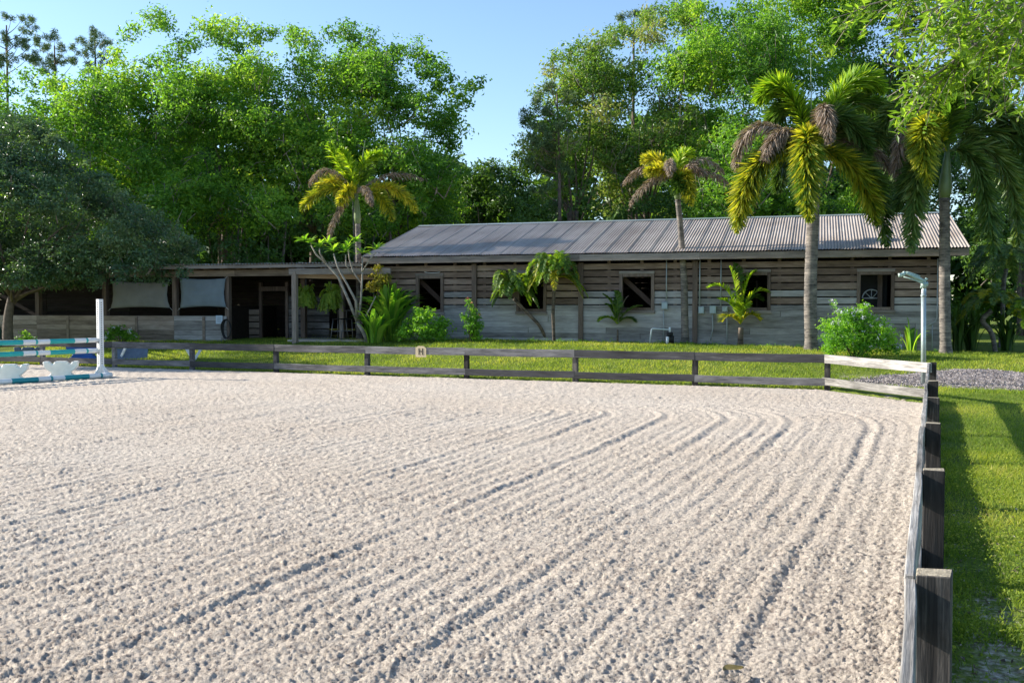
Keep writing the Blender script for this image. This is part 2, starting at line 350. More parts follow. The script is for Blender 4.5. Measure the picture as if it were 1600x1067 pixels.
def sandmat():
    m, N, L, B = newmat('arena_sand')
    tc = N.new('ShaderNodeTexCoord')
    n1 = N.new('ShaderNodeTexNoise'); n1.inputs['Scale'].default_value = .35; n1.inputs['Detail'].default_value = 5
    n2 = N.new('ShaderNodeTexNoise'); n2.inputs['Scale'].default_value = 45; n2.inputs['Detail'].default_value = 6; n2.inputs['Roughness'].default_value = .7
    n3 = N.new('ShaderNodeTexNoise'); n3.inputs['Scale'].default_value = 12; n3.inputs['Detail'].default_value = 7; n3.inputs['Roughness'].default_value = .75
    for n in (n1, n2, n3): L.new(tc.outputs['Object'], n.inputs['Vector'])
    r1 = ramp(N, [(.35, (.585, .50, .41)), (.65, (.62, .545, .46))]); L.new(n1.outputs['Fac'], r1.inputs[0])
    r2 = ramp(N, [(.36, (.62, .60, .59)), (.5, (1, 1, 1)), (.66, (1.2, 1.18, 1.14))]); L.new(n2.outputs['Fac'], r2.inputs[0])
    r3 = ramp(N, [(.38, (.55, .53, .54)), (.47, (1, 1, 1)), (.62, (1.1, 1.1, 1.08))]); L.new(n3.outputs['Fac'], r3.inputs[0])
    mm = N.new('ShaderNodeMix'); mm.data_type = 'RGBA'; mm.blend_type = 'MULTIPLY'; mm.inputs[0].default_value = 1
    L.new(r1.outputs[0], mm.inputs[6]); L.new(r2.outputs[0], mm.inputs[7])
    m2 = N.new('ShaderNodeMix'); m2.data_type = 'RGBA'; m2.blend_type = 'MULTIPLY'; m2.inputs[0].default_value = 1
    L.new(mm.outputs[2], m2.inputs[6]); L.new(r3.outputs[0], m2.inputs[7]); L.new(m2.outputs[2], B.inputs['Base Color'])
    B.inputs['Roughness'].default_value = .9; B.inputs['Specular IOR Level'].default_value = .2
    bp = N.new('ShaderNodeBump'); bp.inputs['Strength'].default_value = 1; bp.inputs['Distance'].default_value = .030
    vo = N.new('ShaderNodeTexNoise'); vo.inputs['Scale'].default_value = 55; vo.inputs['Detail'].default_value = 8; vo.inputs['Roughness'].default_value = .72; L.new(tc.outputs['Object'], vo.inputs['Vector'])
    L.new(vo.outputs['Fac'], bp.inputs['Height']); L.new(bp.outputs[0], B.inputs['Normal'])
    return m
M['sand'] = sandmat()
M['gravel'] = plain('grey_gravel', (.27, .235, .225), .9, var=.5, scale=45, bump=1, bscale=60)
M['pebble'] = leafmat('gravel_stone', [(.14, .12, .115), (.30, .265, .25), (.46, .42, .40)], trans=0, rough=.9)

# ------------------------------------------------------------------ GROUND
def grid_mesh(name, xs, ys, zf, mats, keep=None, bare=None, smooth=True):
    X, Y = np.meshgrid(xs, ys); return grid_xy(name, X, Y, zf(X, Y), mats, keep, bare, smooth)
def grid_xy(name, X, Y, Z, mats, keep=None, bare=None, smooth=True):
    V = np.stack([X, Y, Z], -1).reshape(-1, 3); ny, nx = X.shape
    i = np.arange(ny - 1)[:, None] * nx + np.arange(nx - 1)[None, :]
    F = np.stack([i, i + 1, i + nx + 1, i + nx], -1).reshape(-1, 4)
    if keep is not None:
        k = keep(X, Y).ravel(); F = F[k[F].any(1)]
        used = np.zeros(len(V), bool); used[F.ravel()] = True
        idx = np.cumsum(used) - 1; F = idx[F]; V = V[used]
        if bare is not None: bare = bare.reshape(-1)[used]
    me = npmesh(name, V, F, mats, smooth=smooth)
    if bare is not None:
        a = me.attributes.new('bare', 'FLOAT', 'POINT'); a.data.foreach_set('value', bare.astype(np.float32).ravel())
    return me
def lawn_z(X, Y):
    od = outdist(X, Y)
    z = g(X, Y) + .012 * (fbm(X * 1.3, Y * 1.3) - .5) * 2 * (od > 0)
    return np.where(od < 0, np.maximum(-.12, od * .8), z + 0.004)
def bareness(X, Y):
    p = pdist(X, Y); od = outdist(X, Y)
    b = .62 * np.exp(-np.abs(p - .25) / .45) * (qdist(X, Y) < -1.5)                 # trodden strip along the side fence
    near = np.exp(-((Y - 4.0) / 3.2) ** 2)
    b = b * (.28 + .33 * near) + .07 * near
    cx = (X - CORNER[0] + .5) ** 2 + (Y - CORNER[1] - 1.0) ** 2
    b = np.maximum(b, .38 * np.exp(-cx / 1.2))
    road = (X > 7) * np.exp(-((qdist(X, Y) - 2.2) / .8) ** 2) * .35
    return np.maximum(b, road)
xs = np.concatenate([[-900, -400, -180, -90, -60], np.arange(-45, -1, .6), np.arange(-1, 13, .16), np.arange(13, 45, .6), [60, 90, 180, 400, 900]])
ys = np.concatenate([[-300, -100, -40, -20, -10], np.arange(-4, 2, .5), np.arange(2, 30, .18), np.arange(30, 70, .8), [90, 130, 200, 400, 900, 1600]])
X, Y = np.meshgrid(xs, ys)
gm = grid_xy('ground', X, Y, lawn_z(X, Y), M['ground'], bare=bareness(X, Y))
tag(link('ground', gm), kind='structure')

# arena footing: harrowed sand with nested U-shaped drag tracks
AX = 6.3                                                # the drag tracks turn about an axis this far inside the side fence
def sand_h(X, Y):
    p = -pdist(X, Y)                                    # metres inside side fence
    al = (X - F0[0]) * FD[0] + (Y - F0[1]) * FD[1]      # along the fence
    wob = (fbm(X * .35, Y * .35, 3) - .45) * 1.1
    yc = 13.6
    r = np.where(al > yc, np.hypot((p - AX), (al - yc) * 1.25), np.abs(p - AX)) + wob * .16
    r2 = r + (fbm(X * 1.3 + 5, Y * 1.3, 2) - .4) * .07
    pas = r2 / 1.35; pf = pas - np.floor(pas)
    tine = np.sin(r2 * 2 * math.pi / .17)
    brk = np.clip(fbm(X * .8 + 31, Y * .8 + 11, 3) * 2.2 - .45, .12, 1)     # the marks come and go
    h = (.0020 + .0040 * vn(X * .9, Y * .9) ** 1.5) * tine
    h += brk * (.008 * np.exp(-((pf - .05) / .03) ** 2) - .006 * np.exp(-((pf - .11) / .022) ** 2))
    h += (.4 + brk) * (-.0045 * np.exp(-((pf - .58) / .02) ** 2) + .006 * np.exp(-((pf - .63) / .025) ** 2))
    far = sstep((al - (yc - 5.0)) / 3.0)                                   # turning loops left by the drag at the far end
    for rk in (1.1, 1.9, 2.75, 3.6, 4.45, 5.4, 6.5):
        h += far * (.011 * np.exp(-((r2 - rk) / .05) ** 2) - .007 * np.exp(-((r2 - rk - .13) / .05) ** 2) + .008 * np.exp(-((r2 - rk - .26) / .04) ** 2))
    c1 = fbm(X * 11, Y * 11, 2); ca, sa = .8, .6; Xr2 = X * ca - Y * sa; Yr2 = X * sa + Y * ca
    c2 = fbm(Xr2 * 41 + 3, Yr2 * 41, 2); c3 = vn(X * 85, Y * 85); c4 = vn(Xr2 * 54 + 9, Yr2 * 54 + 4)
    rid = np.abs(c2 - .40) * 2.4; lum = .5 + vn(X * 1.6 + 8, Y * 1.6)
    h += .006 * (c1 - .4) * lum + .022 * np.clip(rid, 0, .5) * lum + .012 * (c3 - .5) + .008 * np.clip(c4 - .62, 0, 1) * 2
    big = vn(X * 13 + 40, Y * 13 + 7); h += .012 * np.clip(big - .80, 0, 1) * 5 * (vn(X * 2.1, Y * 2.1) > .45)
    h += .05 * np.exp(-np.clip(p, 0, 9) / .18) * (al > -5)      # kicked up against the fence boards
    return h
rows = [2.0]
while rows[-1] < 27.6: rows.append(rows[-1] * (1.008 if rows[-1] < 3.6 else 1.0034 if rows[-1] < 10 else 1.0046 if rows[-1] < 16 else 1.0068))
rows = np.array(rows)
tau = np.concatenate([np.arange(-1.15, -.60, .006), np.arange(-.60, .47, .00175)])
T_, Yr = np.meshgrid(tau, rows); Xr = T_ * Yr
# clamp to the fence lines
lim = F0[0] + (Yr - F0[1]) * (FD[0] / FD[1]) + .015
Xo = Xr - .00175 * Yr * 1.5; inside = Xo < lim; Xr = np.minimum(Xr, lim)
edge = .16 * (fbm(Xr * 1.7, Yr * 1.7, 4) - .4)
edge_q = .02 + edge * .6
Zr = sand_h(Xr, Yr)
od = outdist(Xr, Yr)
qs = qdist(Xr, Yr); cs = cdist(Xr, Yr)
Zr = np.where(np.maximum(qs, cs) > -.35 + edge, Zr * .5 - .04 * np.clip((np.maximum(qs, cs) + .35 - edge) / .3, 0, 1) ** 1.5, Zr)
sm_ = grid_xy('arena_footing', Xr, Yr, Zr, M['sand'], keep=lambda a, b: (outdist(a, b) < .02) & inside)
tag(link('arena_footing', sm_), kind='structure')
xs2 = np.arange(-42, 10, .3); ys2 = np.arange(-24, 42, .3)
def keep2(a, b):
    inwedge = (b > 2.3) & (a > -1.13 * b) & (a < .455 * b)
    return (outdist(a, b) < -.15) & ~inwedge
tag(link('arena_sand', grid_mesh('arena_sand', xs2, ys2, lambda a, b: sand_h(a, b) - .01, M['sand'], keep=keep2)), kind='structure')

# gravel road beyond the corner of the arena
top = [gp(u, v) for u, v in [(1335, 596), (1400, 585), (1480, 577), (1540, 578), (1600, 583), (1700, 588), (1900, 590)]]
bot = [gp(u, v) for u, v in [(1345, 601), (1400, 605), (1470, 607), (1540, 610), (1600, 612), (1700, 622), (1900, 630)]]
V = []; n = 10
def along(pl, t):
    t = t * (len(pl) - 1); i = min(int(t), len(pl) - 2); return pl[i].lerp(pl[i + 1], t - i)
NU, NV = 120, 26
X = np.zeros((NV, NU)); Y = np.zeros((NV, NU))
for i in range(NU):
    a = along(bot, i / (NU - 1)); b = along(top, i / (NU - 1))
    jit0 = (vn(np.array(i * .35), np.array(2.)) - .5) * .35; jit1 = (vn(np.array(i * .3), np.array(9.)) - .5) * .45
    for j in range(NV):
        t = j / (NV - 1); t2 = t + (jit0 * (1 - t) + jit1 * t) / max(.5, (b - a).length)
        c = a.lerp(b, t2); X[j, i] = c.x; Y[j, i] = c.y
edgef = np.minimum(np.arange(NV), NV - 1 - np.arange(NV))[:, None] / 3.0
Zr_ = lawn_z(X, Y) + .008 + .02 * np.clip(edgef, 0, 1) + .012 * (fbm(X * 9, Y * 9, 3) - .5) - .03 * (edgef < .1)
tag(link('gravel_road', grid_xy('gravel_road', X, Y, Zr_, M['gravel'])), kind='structure')

# small loose stones on the road (stuff)
def scatter_leaf_mesh(name, C, Nn, L, Wd, mat, v, up=None):
    """one pointed quad per leaf: C centres, Nn normals, L lengths, Wd widths"""
    n = len(C); Nn = Nn / (np.linalg.norm(Nn, axis=1, keepdims=True) + 1e-9)
    t = rng.normal(size=(n, 3)) if up is None else up
    t = t - Nn * (t * Nn).sum(1, keepdims=True); t /= (np.linalg.norm(t, axis=1, keepdims=True) + 1e-9)
    b = np.cross(Nn, t)
    L = np.broadcast_to(L, (n,))[:, None]; Wd = np.broadcast_to(Wd, (n,))[:, None]
    V = np.empty((n, 4, 3)); fold = Nn * (Wd * .25)
    V[:, 0] = C - t * L * .5; V[:, 1] = C - b * Wd * .5 + fold; V[:, 2] = C + t * L * .5; V[:, 3] = C + b * Wd * .5 + fold
    F = np.arange(n * 4).reshape(n, 4)
    return npmesh(name, V.reshape(-1, 3), F, mat, attr=v)
ns = 9000
ii = rng.integers(1, NV - 2, ns); jj = rng.integers(1, NU - 2, ns)
C = np.stack([X[ii, jj] + rng.normal(0, .12, ns), Y[ii, jj] + rng.normal(0, .12, ns), Zr_[ii, jj] + .006], -1)
nn = rng.normal(size=(ns, 3)) * .6 + np.array([0, 0, 1])
tag(link('loose_gravel', scatter_leaf_mesh('loose_gravel', C, nn, rng.uniform(.02, .05, ns), rng.uniform(.02, .04, ns), M['pebble'], rng.random(ns))),
    'loose grey stones strewn over the gravel road', 'gravel', kind='stuff')

# grass blades
def blades(name, n, sampler, hmin, hmax, wd, label, clump=.5, vshift=0.0):
    Xb, Yb = sampler(int(n * 1.7))
    od = outdist(Xb, Yb); bare = bareness(Xb, Yb)
    dens = fbm(Xb * 2.3, Yb * 2.3, 4)
    ok = (od > .03 - .05 * dens) & (rng.random(len(Xb)) < np.clip(1.25 - bare * 2.6 + (dens - .48) * 3.0 * (bare > .12), .05, 1))
    Xb, Yb, dens = Xb[ok][:n], Yb[ok][:n], dens[ok][:n]; n = len(Xb)
    h = rng.uniform(hmin, hmax, n) * (.6 + .9 * vn(Xb * 4, Yb * 4)); z = lawn_z(Xb, Yb) - .004
    an = rng.uniform(0, 2 * math.pi, n); lean = rng.uniform(.2, 1.1, n) * h; la = rng.uniform(0, 2 * math.pi, n)
    wv = wd * rng.uniform(.6, 1.3, n)
    V = np.empty((n, 3, 3))
    V[:, 0] = np.stack([Xb - np.cos(an) * wv, Yb - np.sin(an) * wv, z], -1)
    V[:, 1] = np.stack([Xb + np.cos(an) * wv, Yb + np.sin(an) * wv, z], -1)
    V[:, 2] = np.stack([Xb + np.cos(la) * lean, Yb + np.sin(la) * lean, z + h], -1)
    F = np.arange(3 * n).reshape(n, 3)
    v = np.clip(.33 + 1.5 * (fbm(Xb * .8 + 3, Yb * .8, 4) - .46) + rng.normal(0, .16, n) + vshift, 0, 1)
    tag(link(name, npmesh(name, V.reshape(-1, 3), F, M['grass'], attr=v)), label, 'grass', kind='stuff')
def samp_side(n):
    d = 3.0 * np.exp(rng.random(n) ** .8 * math.log(22 / 3.0)); p = rng.random(n) ** 1.3 * (.8 + d * .26)
    return F0[0] + FD[0] * d + .9208 * p, F0[1] + FD[1] * d - .39 * p
blades('grass_along_fence', 110000, samp_side, .02, .055, .0045, 'short green lawn grass growing beside the dark side fence')
def clover(n):
    Xb, Yb = samp_side(int(n * 1.6)); k = Yb < 11; Xb, Yb = Xb[k], Yb[k]
    bare = bareness(Xb, Yb); dens = fbm(Xb * 2.3, Yb * 2.3, 4); od = outdist(Xb, Yb)
    ok = (od > .04) & (rng.random(len(Xb)) < np.clip(1.3 - bare * 2.4 + (dens - .48) * 4.0, .03, 1))
    Xb, Yb = Xb[ok][:n], Yb[ok][:n]; n = len(Xb)
    C = np.stack([Xb, Yb, lawn_z(Xb, Yb) + rng.uniform(.004, .05, n) * (.4 + vn(Xb * 4, Yb * 4))], -1)
    L = rng.uniform(.010, .024, n)
    v = np.clip(.3 + .8 * (fbm(Xb * .9 + 3, Yb * .9, 3) - .42) + rng.normal(0, .2, n), 0, 1)
    tag(link('ground_clover', scatter_leaf_mesh('ground_clover', C, rng.normal(size=(n, 3)) * .6 + np.array([0, 0, 1]), L, L * .7, M['grass'], v)), 'low small leaved weeds matted among the grass by the side fence', 'weeds', kind='stuff')
clover(42000)
def samp_front(n):
    x = rng.uniform(-16, 14, n); q = rng.random(n) * 8.5
    y = C0[1] + (q - (x - C0[0]) * .39) / .9208
    return x, y
def in_road(x, y):
    return (x > 6.4) & (np.abs(qdist(x, y) - (2.6 + 0 * x)) < 1.0)
def samp_front2(n):
    x, y = samp_front(n)
    k = np.ones(len(x), bool)
    # leave the road clear
    tt = np.array([[t.x, t.y] for t in top]); bb = np.array([[t.x, t.y] for t in bot])
    yt = np.interp(x, tt[:, 0], tt[:, 1], left=-1, right=99); yb = np.interp(x, bb[:, 0], bb[:, 1], left=99, right=-99)
    k &= ~((y < yt + rng.normal(0, .1, len(x))) & (y > yb + rng.normal(0, .1, len(x))))
    return x[k], y[k]
blades('lawn_grass', 120000, samp_front2, .025, .07, .010, 'sunlit lawn grass between the arena fence and the barn')

Xb, Yb = samp_side(9000); bb_ = bareness(Xb, Yb); k = (rng.random(len(Xb)) < bb_ * 1.3) & (Yb < 9); Xb, Yb = Xb[k][:2600], Yb[k][:2600]
n = len(Xb); L_ = rng.uniform(.012, .045, n)
tag(link('leaf_litter', scatter_leaf_mesh('leaf_litter', np.stack([Xb, Yb, lawn_z(Xb, Yb) + rng.uniform(.003, .015, n)], -1), rng.normal(size=(n, 3)) * .4 + np.array([0, 0, 1]), L_, L_ * rng.uniform(.2, .6, n), M['litter'], rng.random(n))),
    'dry leaf litter and grit on the bare strip by the side fence', 'leaf litter', kind='stuff')

# ------------------------------------------------------------------ ARENA FENCE
fence = tag(empty('arena_fence', (C0[0], C0[1], 0)), 'weathered dark two-rail board fence running round the sand arena', 'fence')
FH = .67
def vbox(name, p, hx, hy, z0, z1, rz, mat, parent, top=None, tilt=0):
    mb = MB(); h = (z1 - z0) / 2
    mb.box((0, 0, 0), (hx, hy, h), jit=.006, m=0)
    mb.M[1] = 1 if top else 0
    me = mb.mesh(name, [mat, top] if top else [mat])
    o = link(name, me, parent, (p[0], p[1], (z0 + z1) / 2), (tilt, random.uniform(-.008, .008), rz), world=True)
    return bevel_obj(o, .004)
def rail(name, a, b, z, hgt, th, off, parent, mat, extra=0.0, dz=(0, 0)):
    a = np.array(a, float); b = np.array(b, float); d = (b - a); ln = np.linalg.norm(d); d /= ln
    nrm = np.array([-d[1], d[0]])
    mid = (a + b) / 2 + nrm * off
    mb = MB(); n = 9; hw = ln / 2 + extra
    V = []; warp = random.uniform(-.012, .012); ph = random.random() * 6
    for i in range(n):
        x = -hw + 2 * hw * i / (n - 1); s = i / (n - 1)
        sg = warp * math.sin(math.pi * s) + .003 * math.sin(ph + 5 * s); zz = dz[0] * (1 - s) + dz[1] * s - .006 * math.sin(math.pi * s)
        j = lambda: random.uniform(-.0025, .0025)
        V += [(x, -th / 2 + sg + j(), -hgt / 2 + zz + j()), (x, th / 2 + sg + j(), -hgt / 2 + zz + j()), (x, th / 2 + sg + j(), hgt / 2 + zz + j()), (x, -th / 2 + sg + j(), hgt / 2 + zz + j())]
    F = []
    for i in range(n - 1):
        for k in range(4):
            F.append((i * 4 + k, i * 4 + (k + 1) % 4, (i + 1) * 4 + (k + 1) % 4, (i + 1) * 4 + k))
    F += [(3, 2, 1, 0), tuple((n - 1) * 4 + k for k in range(4))]
    mb.add(V, [f[::-1] for f in F])
    me = mb.mesh(name, mat)
    o = link(name, me, parent, (mid[0], mid[1], z), (random.uniform(-.02, .02), 0, math.atan2(d[1], d[0])), world=True)
    return bevel_obj(o, .004)
front_posts = [C0 + FL * 2.575 * i for i in range(0, 11)]
for i, p in enumerate(front_posts):
    vbox('post', p, .053, .053, -.25, FH - .015 + random.uniform(-.01, .01), math.atan2(FL[1], FL[0]), M['fpost'] if i < 4 else M['rail'], fence)
for i in range(len(front_posts) - 1):
    rail('rail', front_posts[i], front_posts[i + 1], FH - .088, .165, .036, .074, fence, M['rail'], dz=(random.uniform(-.006, .006), random.uniform(-.006, .006)))
    rail('rail', front_posts[i], front_posts[i + 1], .135, .145, .034, .074, fence, M['rail'], dz=(random.uniform(-.008, .008), random.uniform(-.008, .008)))
rail('rail', C0, CORNER, FH - .088, .165, .036, -.074, fence, M['sidewood'], extra=.05)
rail('rail', C0, CORNER, .15, .145, .034, -.074, fence, M['sidewood'], extra=.05)
d1_ = 3.43 / FD[1]; side = []
k = 0
while True:
    dd = d1_ + 2.40 * k
    if dd > 17.2: break
    side.append(F0 + FD * dd); k += 1
side[-1] = CORNER.copy()
side = [F0 + FD * (d1_ - 2.4), ] + side
side = [F0 + FD * (d1_ - 4.8), ] + side
for i, p in enumerate(side):
    vbox('post', p, .0565, .05, -.25, FH + random.uniform(-.006, .006), math.atan2(FD[1], FD[0]) - math.pi / 2 + random.uniform(-.03, .03), M['fpost'], fence, top=M['fposttop'])
for i in range(len(side) - 1):
    o1 = .075 + random.uniform(-.004, .004)
    rail('rail', side[i], side[i + 1], FH - .105, .17, .038, o1, fence, M['sidewood'], dz=(random.uniform(-.008, .008), random.uniform(-.008, .008)))
    rail('rail', side[i], side[i + 1], .15, .15, .036, .075, fence, M['rail'])

# marker sign with its letter
fl_pt = None
for k in range(0, 4000):
    pt = C0 + FL * (k * .005)
    uu = 800 + FPX * pt[0] / pt[1]
    if uu <= 661: fl_pt = pt; break
nrm_in = -np.array([.39, .9208]); sp = fl_pt + nrm_in * .103
ms = tag(empty('marker_sign', (sp[0], sp[1], .565), math.atan2(-.39, .9208)), 'tan board with a black letter H fixed on the front rail', 'sign')
mb = MB(); w2, h2, c = .135, .125, .05
out = [(-w2, -h2), (w2, -h2), (w2, h2 - c), (w2 - c * 1.3, h2), (-w2 + c * 1.3, h2), (-w2, h2 - c)]
V = [(x, -.009, z) for x, z in out] + [(x, .009, z) for x, z in out]
mb.add(V, [tuple(range(6)), tuple(range(11, 5, -1))] + [(i, i + 6, (i + 1) % 6 + 6, (i + 1) % 6) for i in range(6)])
bevel_obj(link('board', mb.mesh('board', M['sign']), ms), .002)
mb = MB()
for x in (-.045, .045): mb.box((x, -.0125, 0), (.0115, .003, .075))
mb.box((0, -.0125, .004), (.0345, .0025, .011))
link('letter', mb.mesh('letter', M['ink']), ms)

# ------------------------------------------------------------------ BARN
D1 = np.array([-1, .31]) / math.hypot(1, .31); NB = np.array([.31, 1]) / math.hypot(1, .31)
B0 = np.array([11.44, 26.0]); BANG = math.atan2(-D1[1], -D1[0])
def wall_s(u, t=0.0):
    k = (u - 800) / FPX; bx, by = B0 + NB * t
    # bx + s*D1x = k*(by + s*D1y)
    return (k * by - bx) / (D1[0] - k * D1[1])
def wall_z(u, v, t=0.0):
    s = wall_s(u, t); by = (B0 + NB * t + D1 * s)[1]; return P(u, v, by).z
BL = 16.33
barn = tag(empty('barn', (B0[0], B0[1], .3), BANG), 'long weathered board barn with corrugated metal roof and open windows', 'barn')
def bl(s, t, z): return (-s, t, z - .3)     # barn-local
def bb(name, s0, s1, t0, t1, z0, z1, mat, parent=barn, jit=.004, bevel=.003, rx=0):
    mb = MB(); mb.box((0, 0, 0), (abs(s1 - s0) / 2, abs(t1 - t0) / 2, abs(z1 - z0) / 2), jit=jit)
    o = link(name, mb.mesh(name, mat), parent, bl((s0 + s1) / 2, (t0 + t1) / 2, (z0 + z1) / 2), (rx, random.uniform(-.0015, .0015), 0))
    if bevel: bevel_obj(o, bevel)
    return o
post_s = sorted([.07, wall_s(1268), wall_s(1086), wall_s(908), wall_s(742), BL - .07])
windows = []
for (u0, u1, v0, v1) in [(655, 689, 436, 483), (812, 849, 432, 482), (973, 1017, 433, 480), (1160, 1198, 431, 480), (1344, 1391, 430, 479)]:
    uc = (u0 + u1) / 2
    windows.append((wall_s(u1), wall_s(u0), wall_z(uc, v1), wall_z(uc, v0)))
zt = 1.62
rowsz = []
z = zt
for i in range(6): rowsz.append((z + .034, z + .199, 'up')); z += .200
z = zt
for i in range(9): rowsz.append((z - .160, z, 'lo')); z -= .1615
for bi in range(len(post_s) - 1):
    a, b = post_s[bi], post_s[bi + 1]
    wins = [w_ for w_ in windows if a < (w_[0] + w_[1]) / 2 < b]
    for ri, (z0, z1, kd) in enumerate(rowsz):
        if z1 < .15: continue
        segs = [(a, b)]
        for (ws0, ws1, wz0, wz1) in wins:
            if z1 > wz0 - .03 and z0 < wz1 + .02:
                segs = [(a, ws0 - .03), (ws1 + .03, b)]
        # a butt joint here and there
        out = []
        for s0, s1 in segs:
            if s1 - s0 > 2.2 and random.random() < .3:
                m_ = random.uniform(s0 + .7, s1 - .7); out += [(s0, m_ - .003), (m_ + .003, s1)]
            else: out.append((s0, s1))
        for s0, s1 in out:
            if s1 - s0 < .05: continue
            dz = random.uniform(-.004, .004) if kd == 'up' else random.uniform(-.001, .001)
            tt = random.uniform(0, .006)
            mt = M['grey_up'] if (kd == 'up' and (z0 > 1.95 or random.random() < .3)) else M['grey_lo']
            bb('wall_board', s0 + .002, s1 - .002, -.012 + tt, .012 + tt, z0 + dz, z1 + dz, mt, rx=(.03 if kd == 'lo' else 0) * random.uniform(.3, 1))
for i, s in enumerate(post_s):
    bb('post', s - .07, s + .07, -.085, -.02, .05, 2.86, M['postwood'], jit=.004)
for s in np.arange(.5, BL, .95):                         # studs seen in the gap under the eave
    if min(abs(s - p) for p in post_s) > .25:
        inw = any(w_[0] - .1 < s < w_[1] + .1 for w_ in windows); bb('stud', s - .045, s + .045, .03, .12, 2.5 if inw else 1.2, 3.02, M['postwood'])
for (s0, s1, z0, z1) in windows:
    fr = link('window_frame', None, barn); fr.location = (0, 0, 0)
    bb('frame_board', s0 - .095, s0 - .005, -.05, .07, z0 - .09, z1 + .09, M['postwood'], parent=fr)
    bb('frame_board', s1 + .005, s1 + .095, -.05, .07, z0 - .09, z1 + .09, M['postwood'], parent=fr)
    bb('frame_board', s0 - .1, s1 + .1, -.056, .075, z1 + .092, z1 + .17, M['beam'], parent=fr)
    bb('sill', s0 - .12, s1 + .12, -.075, .08, z0 - .17, z0 - .092, M['beam'], parent=fr)
    bb('frame_board', s0 - .003, s1 + .003, -.04, .06, z1 + .012, z1 + .09, M['postwood'], parent=fr)
    bb('frame_board', s0 - .003, s1 + .003, -.04, .06, z0 - .09, z0 - .012, M['postwood'], parent=fr)
# back and end walls (rows of boards, joined: hidden behind the front) 
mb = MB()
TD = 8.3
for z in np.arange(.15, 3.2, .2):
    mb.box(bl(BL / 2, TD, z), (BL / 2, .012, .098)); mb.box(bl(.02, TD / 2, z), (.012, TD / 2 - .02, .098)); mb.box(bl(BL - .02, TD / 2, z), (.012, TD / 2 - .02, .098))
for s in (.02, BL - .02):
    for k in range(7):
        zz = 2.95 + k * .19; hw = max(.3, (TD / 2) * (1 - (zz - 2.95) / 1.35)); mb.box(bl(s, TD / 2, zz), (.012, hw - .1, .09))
o = link('rear_wall', mb.mesh('rear_wall', M['shadeboard']), barn); tag(o, kind='stuff')
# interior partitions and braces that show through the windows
bb('partition', 4.9, 4.94, .4, 7.8, .2, 2.3, M['shadeboard']); bb('partition', 10.2, 10.24, .4, 7.8, .2, 2.3, M['shadeboard'])
bb('aisle_wall', .5, BL - .5, 4.0, 4.03, .2, 2.1, M['shadeboard'])
w3 = windows[2]
for wi, sg in ((0, 1), (2, 1)):
    w_ = windows[wi]; mb = MB(); sc_ = (w_[0] + w_[1]) / 2; zc = (w_[2] + w_[3]) / 2
    mb.box((0, 0, 0), (.85, .03, .07)); link('brace', mb.mesh('brace', M['darkbrace']), barn, bl(sc_, .35, zc), (0, R(42), 0))
bb('stall_post', windows[4][0] + .18, windows[4][0] + .3, .5, .62, .3, 2.7, M['postwood'])
# arched fanlight inside, seen through the window nearest the sprinkler
fw = windows[4]; fc = P(1361, 466, 27.0)
fs = wall_s(1361, .7); fz = wall_z(1361, 466, .7)
mb = MB(); rr = .235
arc = [Vector((math.cos(a) * rr, 0, math.sin(a) * rr)) for a in np.linspace(0, math.pi, 15)]
mb.tube(arc, .017, 6); mb.tube([(-rr - .02, 0, 0), (rr + .02, 0, 0)], .019, 6)
for a in (45, 90, 135): mb.tube([(0, 0, 0), (math.cos(R(a)) * rr, 0, math.sin(R(a)) * rr)], .011, 5)
link('fanlight', mb.mesh('fanlight', M['pvc']), barn, bl(fs, .7, fz))
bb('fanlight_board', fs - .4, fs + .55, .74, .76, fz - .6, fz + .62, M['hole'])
# roof: corrugated sheets, each one a part
OV = .42; RT = TD / 2; ZE = 3.095; ZR = 4.38
S0, S1 = -.42, BL + .33
def sheet_mesh(name, wd, ln, pitch=.08, amp=.011, n=8, rowsn=3):
    waves = wd / pitch; nx = int(waves * n) + 1
    V = []
    for j in range(rowsn):
        for i in range(nx):
            x = wd * i / (nx - 1); V.append((x, ln * j / (rowsn - 1), amp * math.cos(2 * math.pi * x / pitch) + (.013 if x < pitch * .3 else 0)))
    F = []
    for j in range(rowsn - 1):
        for i in range(nx - 1): F.append((j * nx + i, j * nx + i + 1, (j + 1) * nx + i + 1, (j + 1) * nx + i))
    mb = MB(); mb.add(V, F, 0, True); return mb.mesh(name, M['roof'])
slope = math.atan2(ZR - ZE, RT + OV); sl = math.hypot(ZR - ZE, RT + OV)
nsh = 27; wsh = (S1 - S0) / nsh
shm = sheet_mesh('roof_sheet', wsh + .02, sl + .03)
for k in range(nsh):
    s = S0 + wsh * (k + 1)
    link('roof_sheet', shm, barn, bl(s, -OV, ZE + .012 + .007 * (k % 2)), (slope + random.uniform(-.0015, .0015), 0, random.uniform(-.001, .001)))
    link('roof_sheet', shm, barn, bl(s - wsh, TD + OV, ZE + .012 + .007 * (k % 2)), (slope, 0, math.pi))
mb = MB()
for (y0, z0, y1, z1) in ((-.17, -.035, 0, .02), (0, .02, .17, -.035)):
    V = [(-S1, RT + y0, ZR + z0 + .025 - .3), (-S0, RT + y0, ZR + z0 + .025 - .3), (-S0, RT + y1, ZR + z1 + .025 - .3), (-S1, RT + y1, ZR + z1 + .025 - .3)]
    mb.add(V, [(0, 1, 2, 3)])
link('ridge_cap', mb.mesh('ridge_cap', M['galv']), barn)
segs = np.linspace(S0, S1, 6)
for i in range(5):
    bb('fascia_board', segs[i] + .002, segs[i + 1] - .002, -OV + .02, -OV + .055, ZE - .205, ZE - .02, M['beam'], jit=.003)
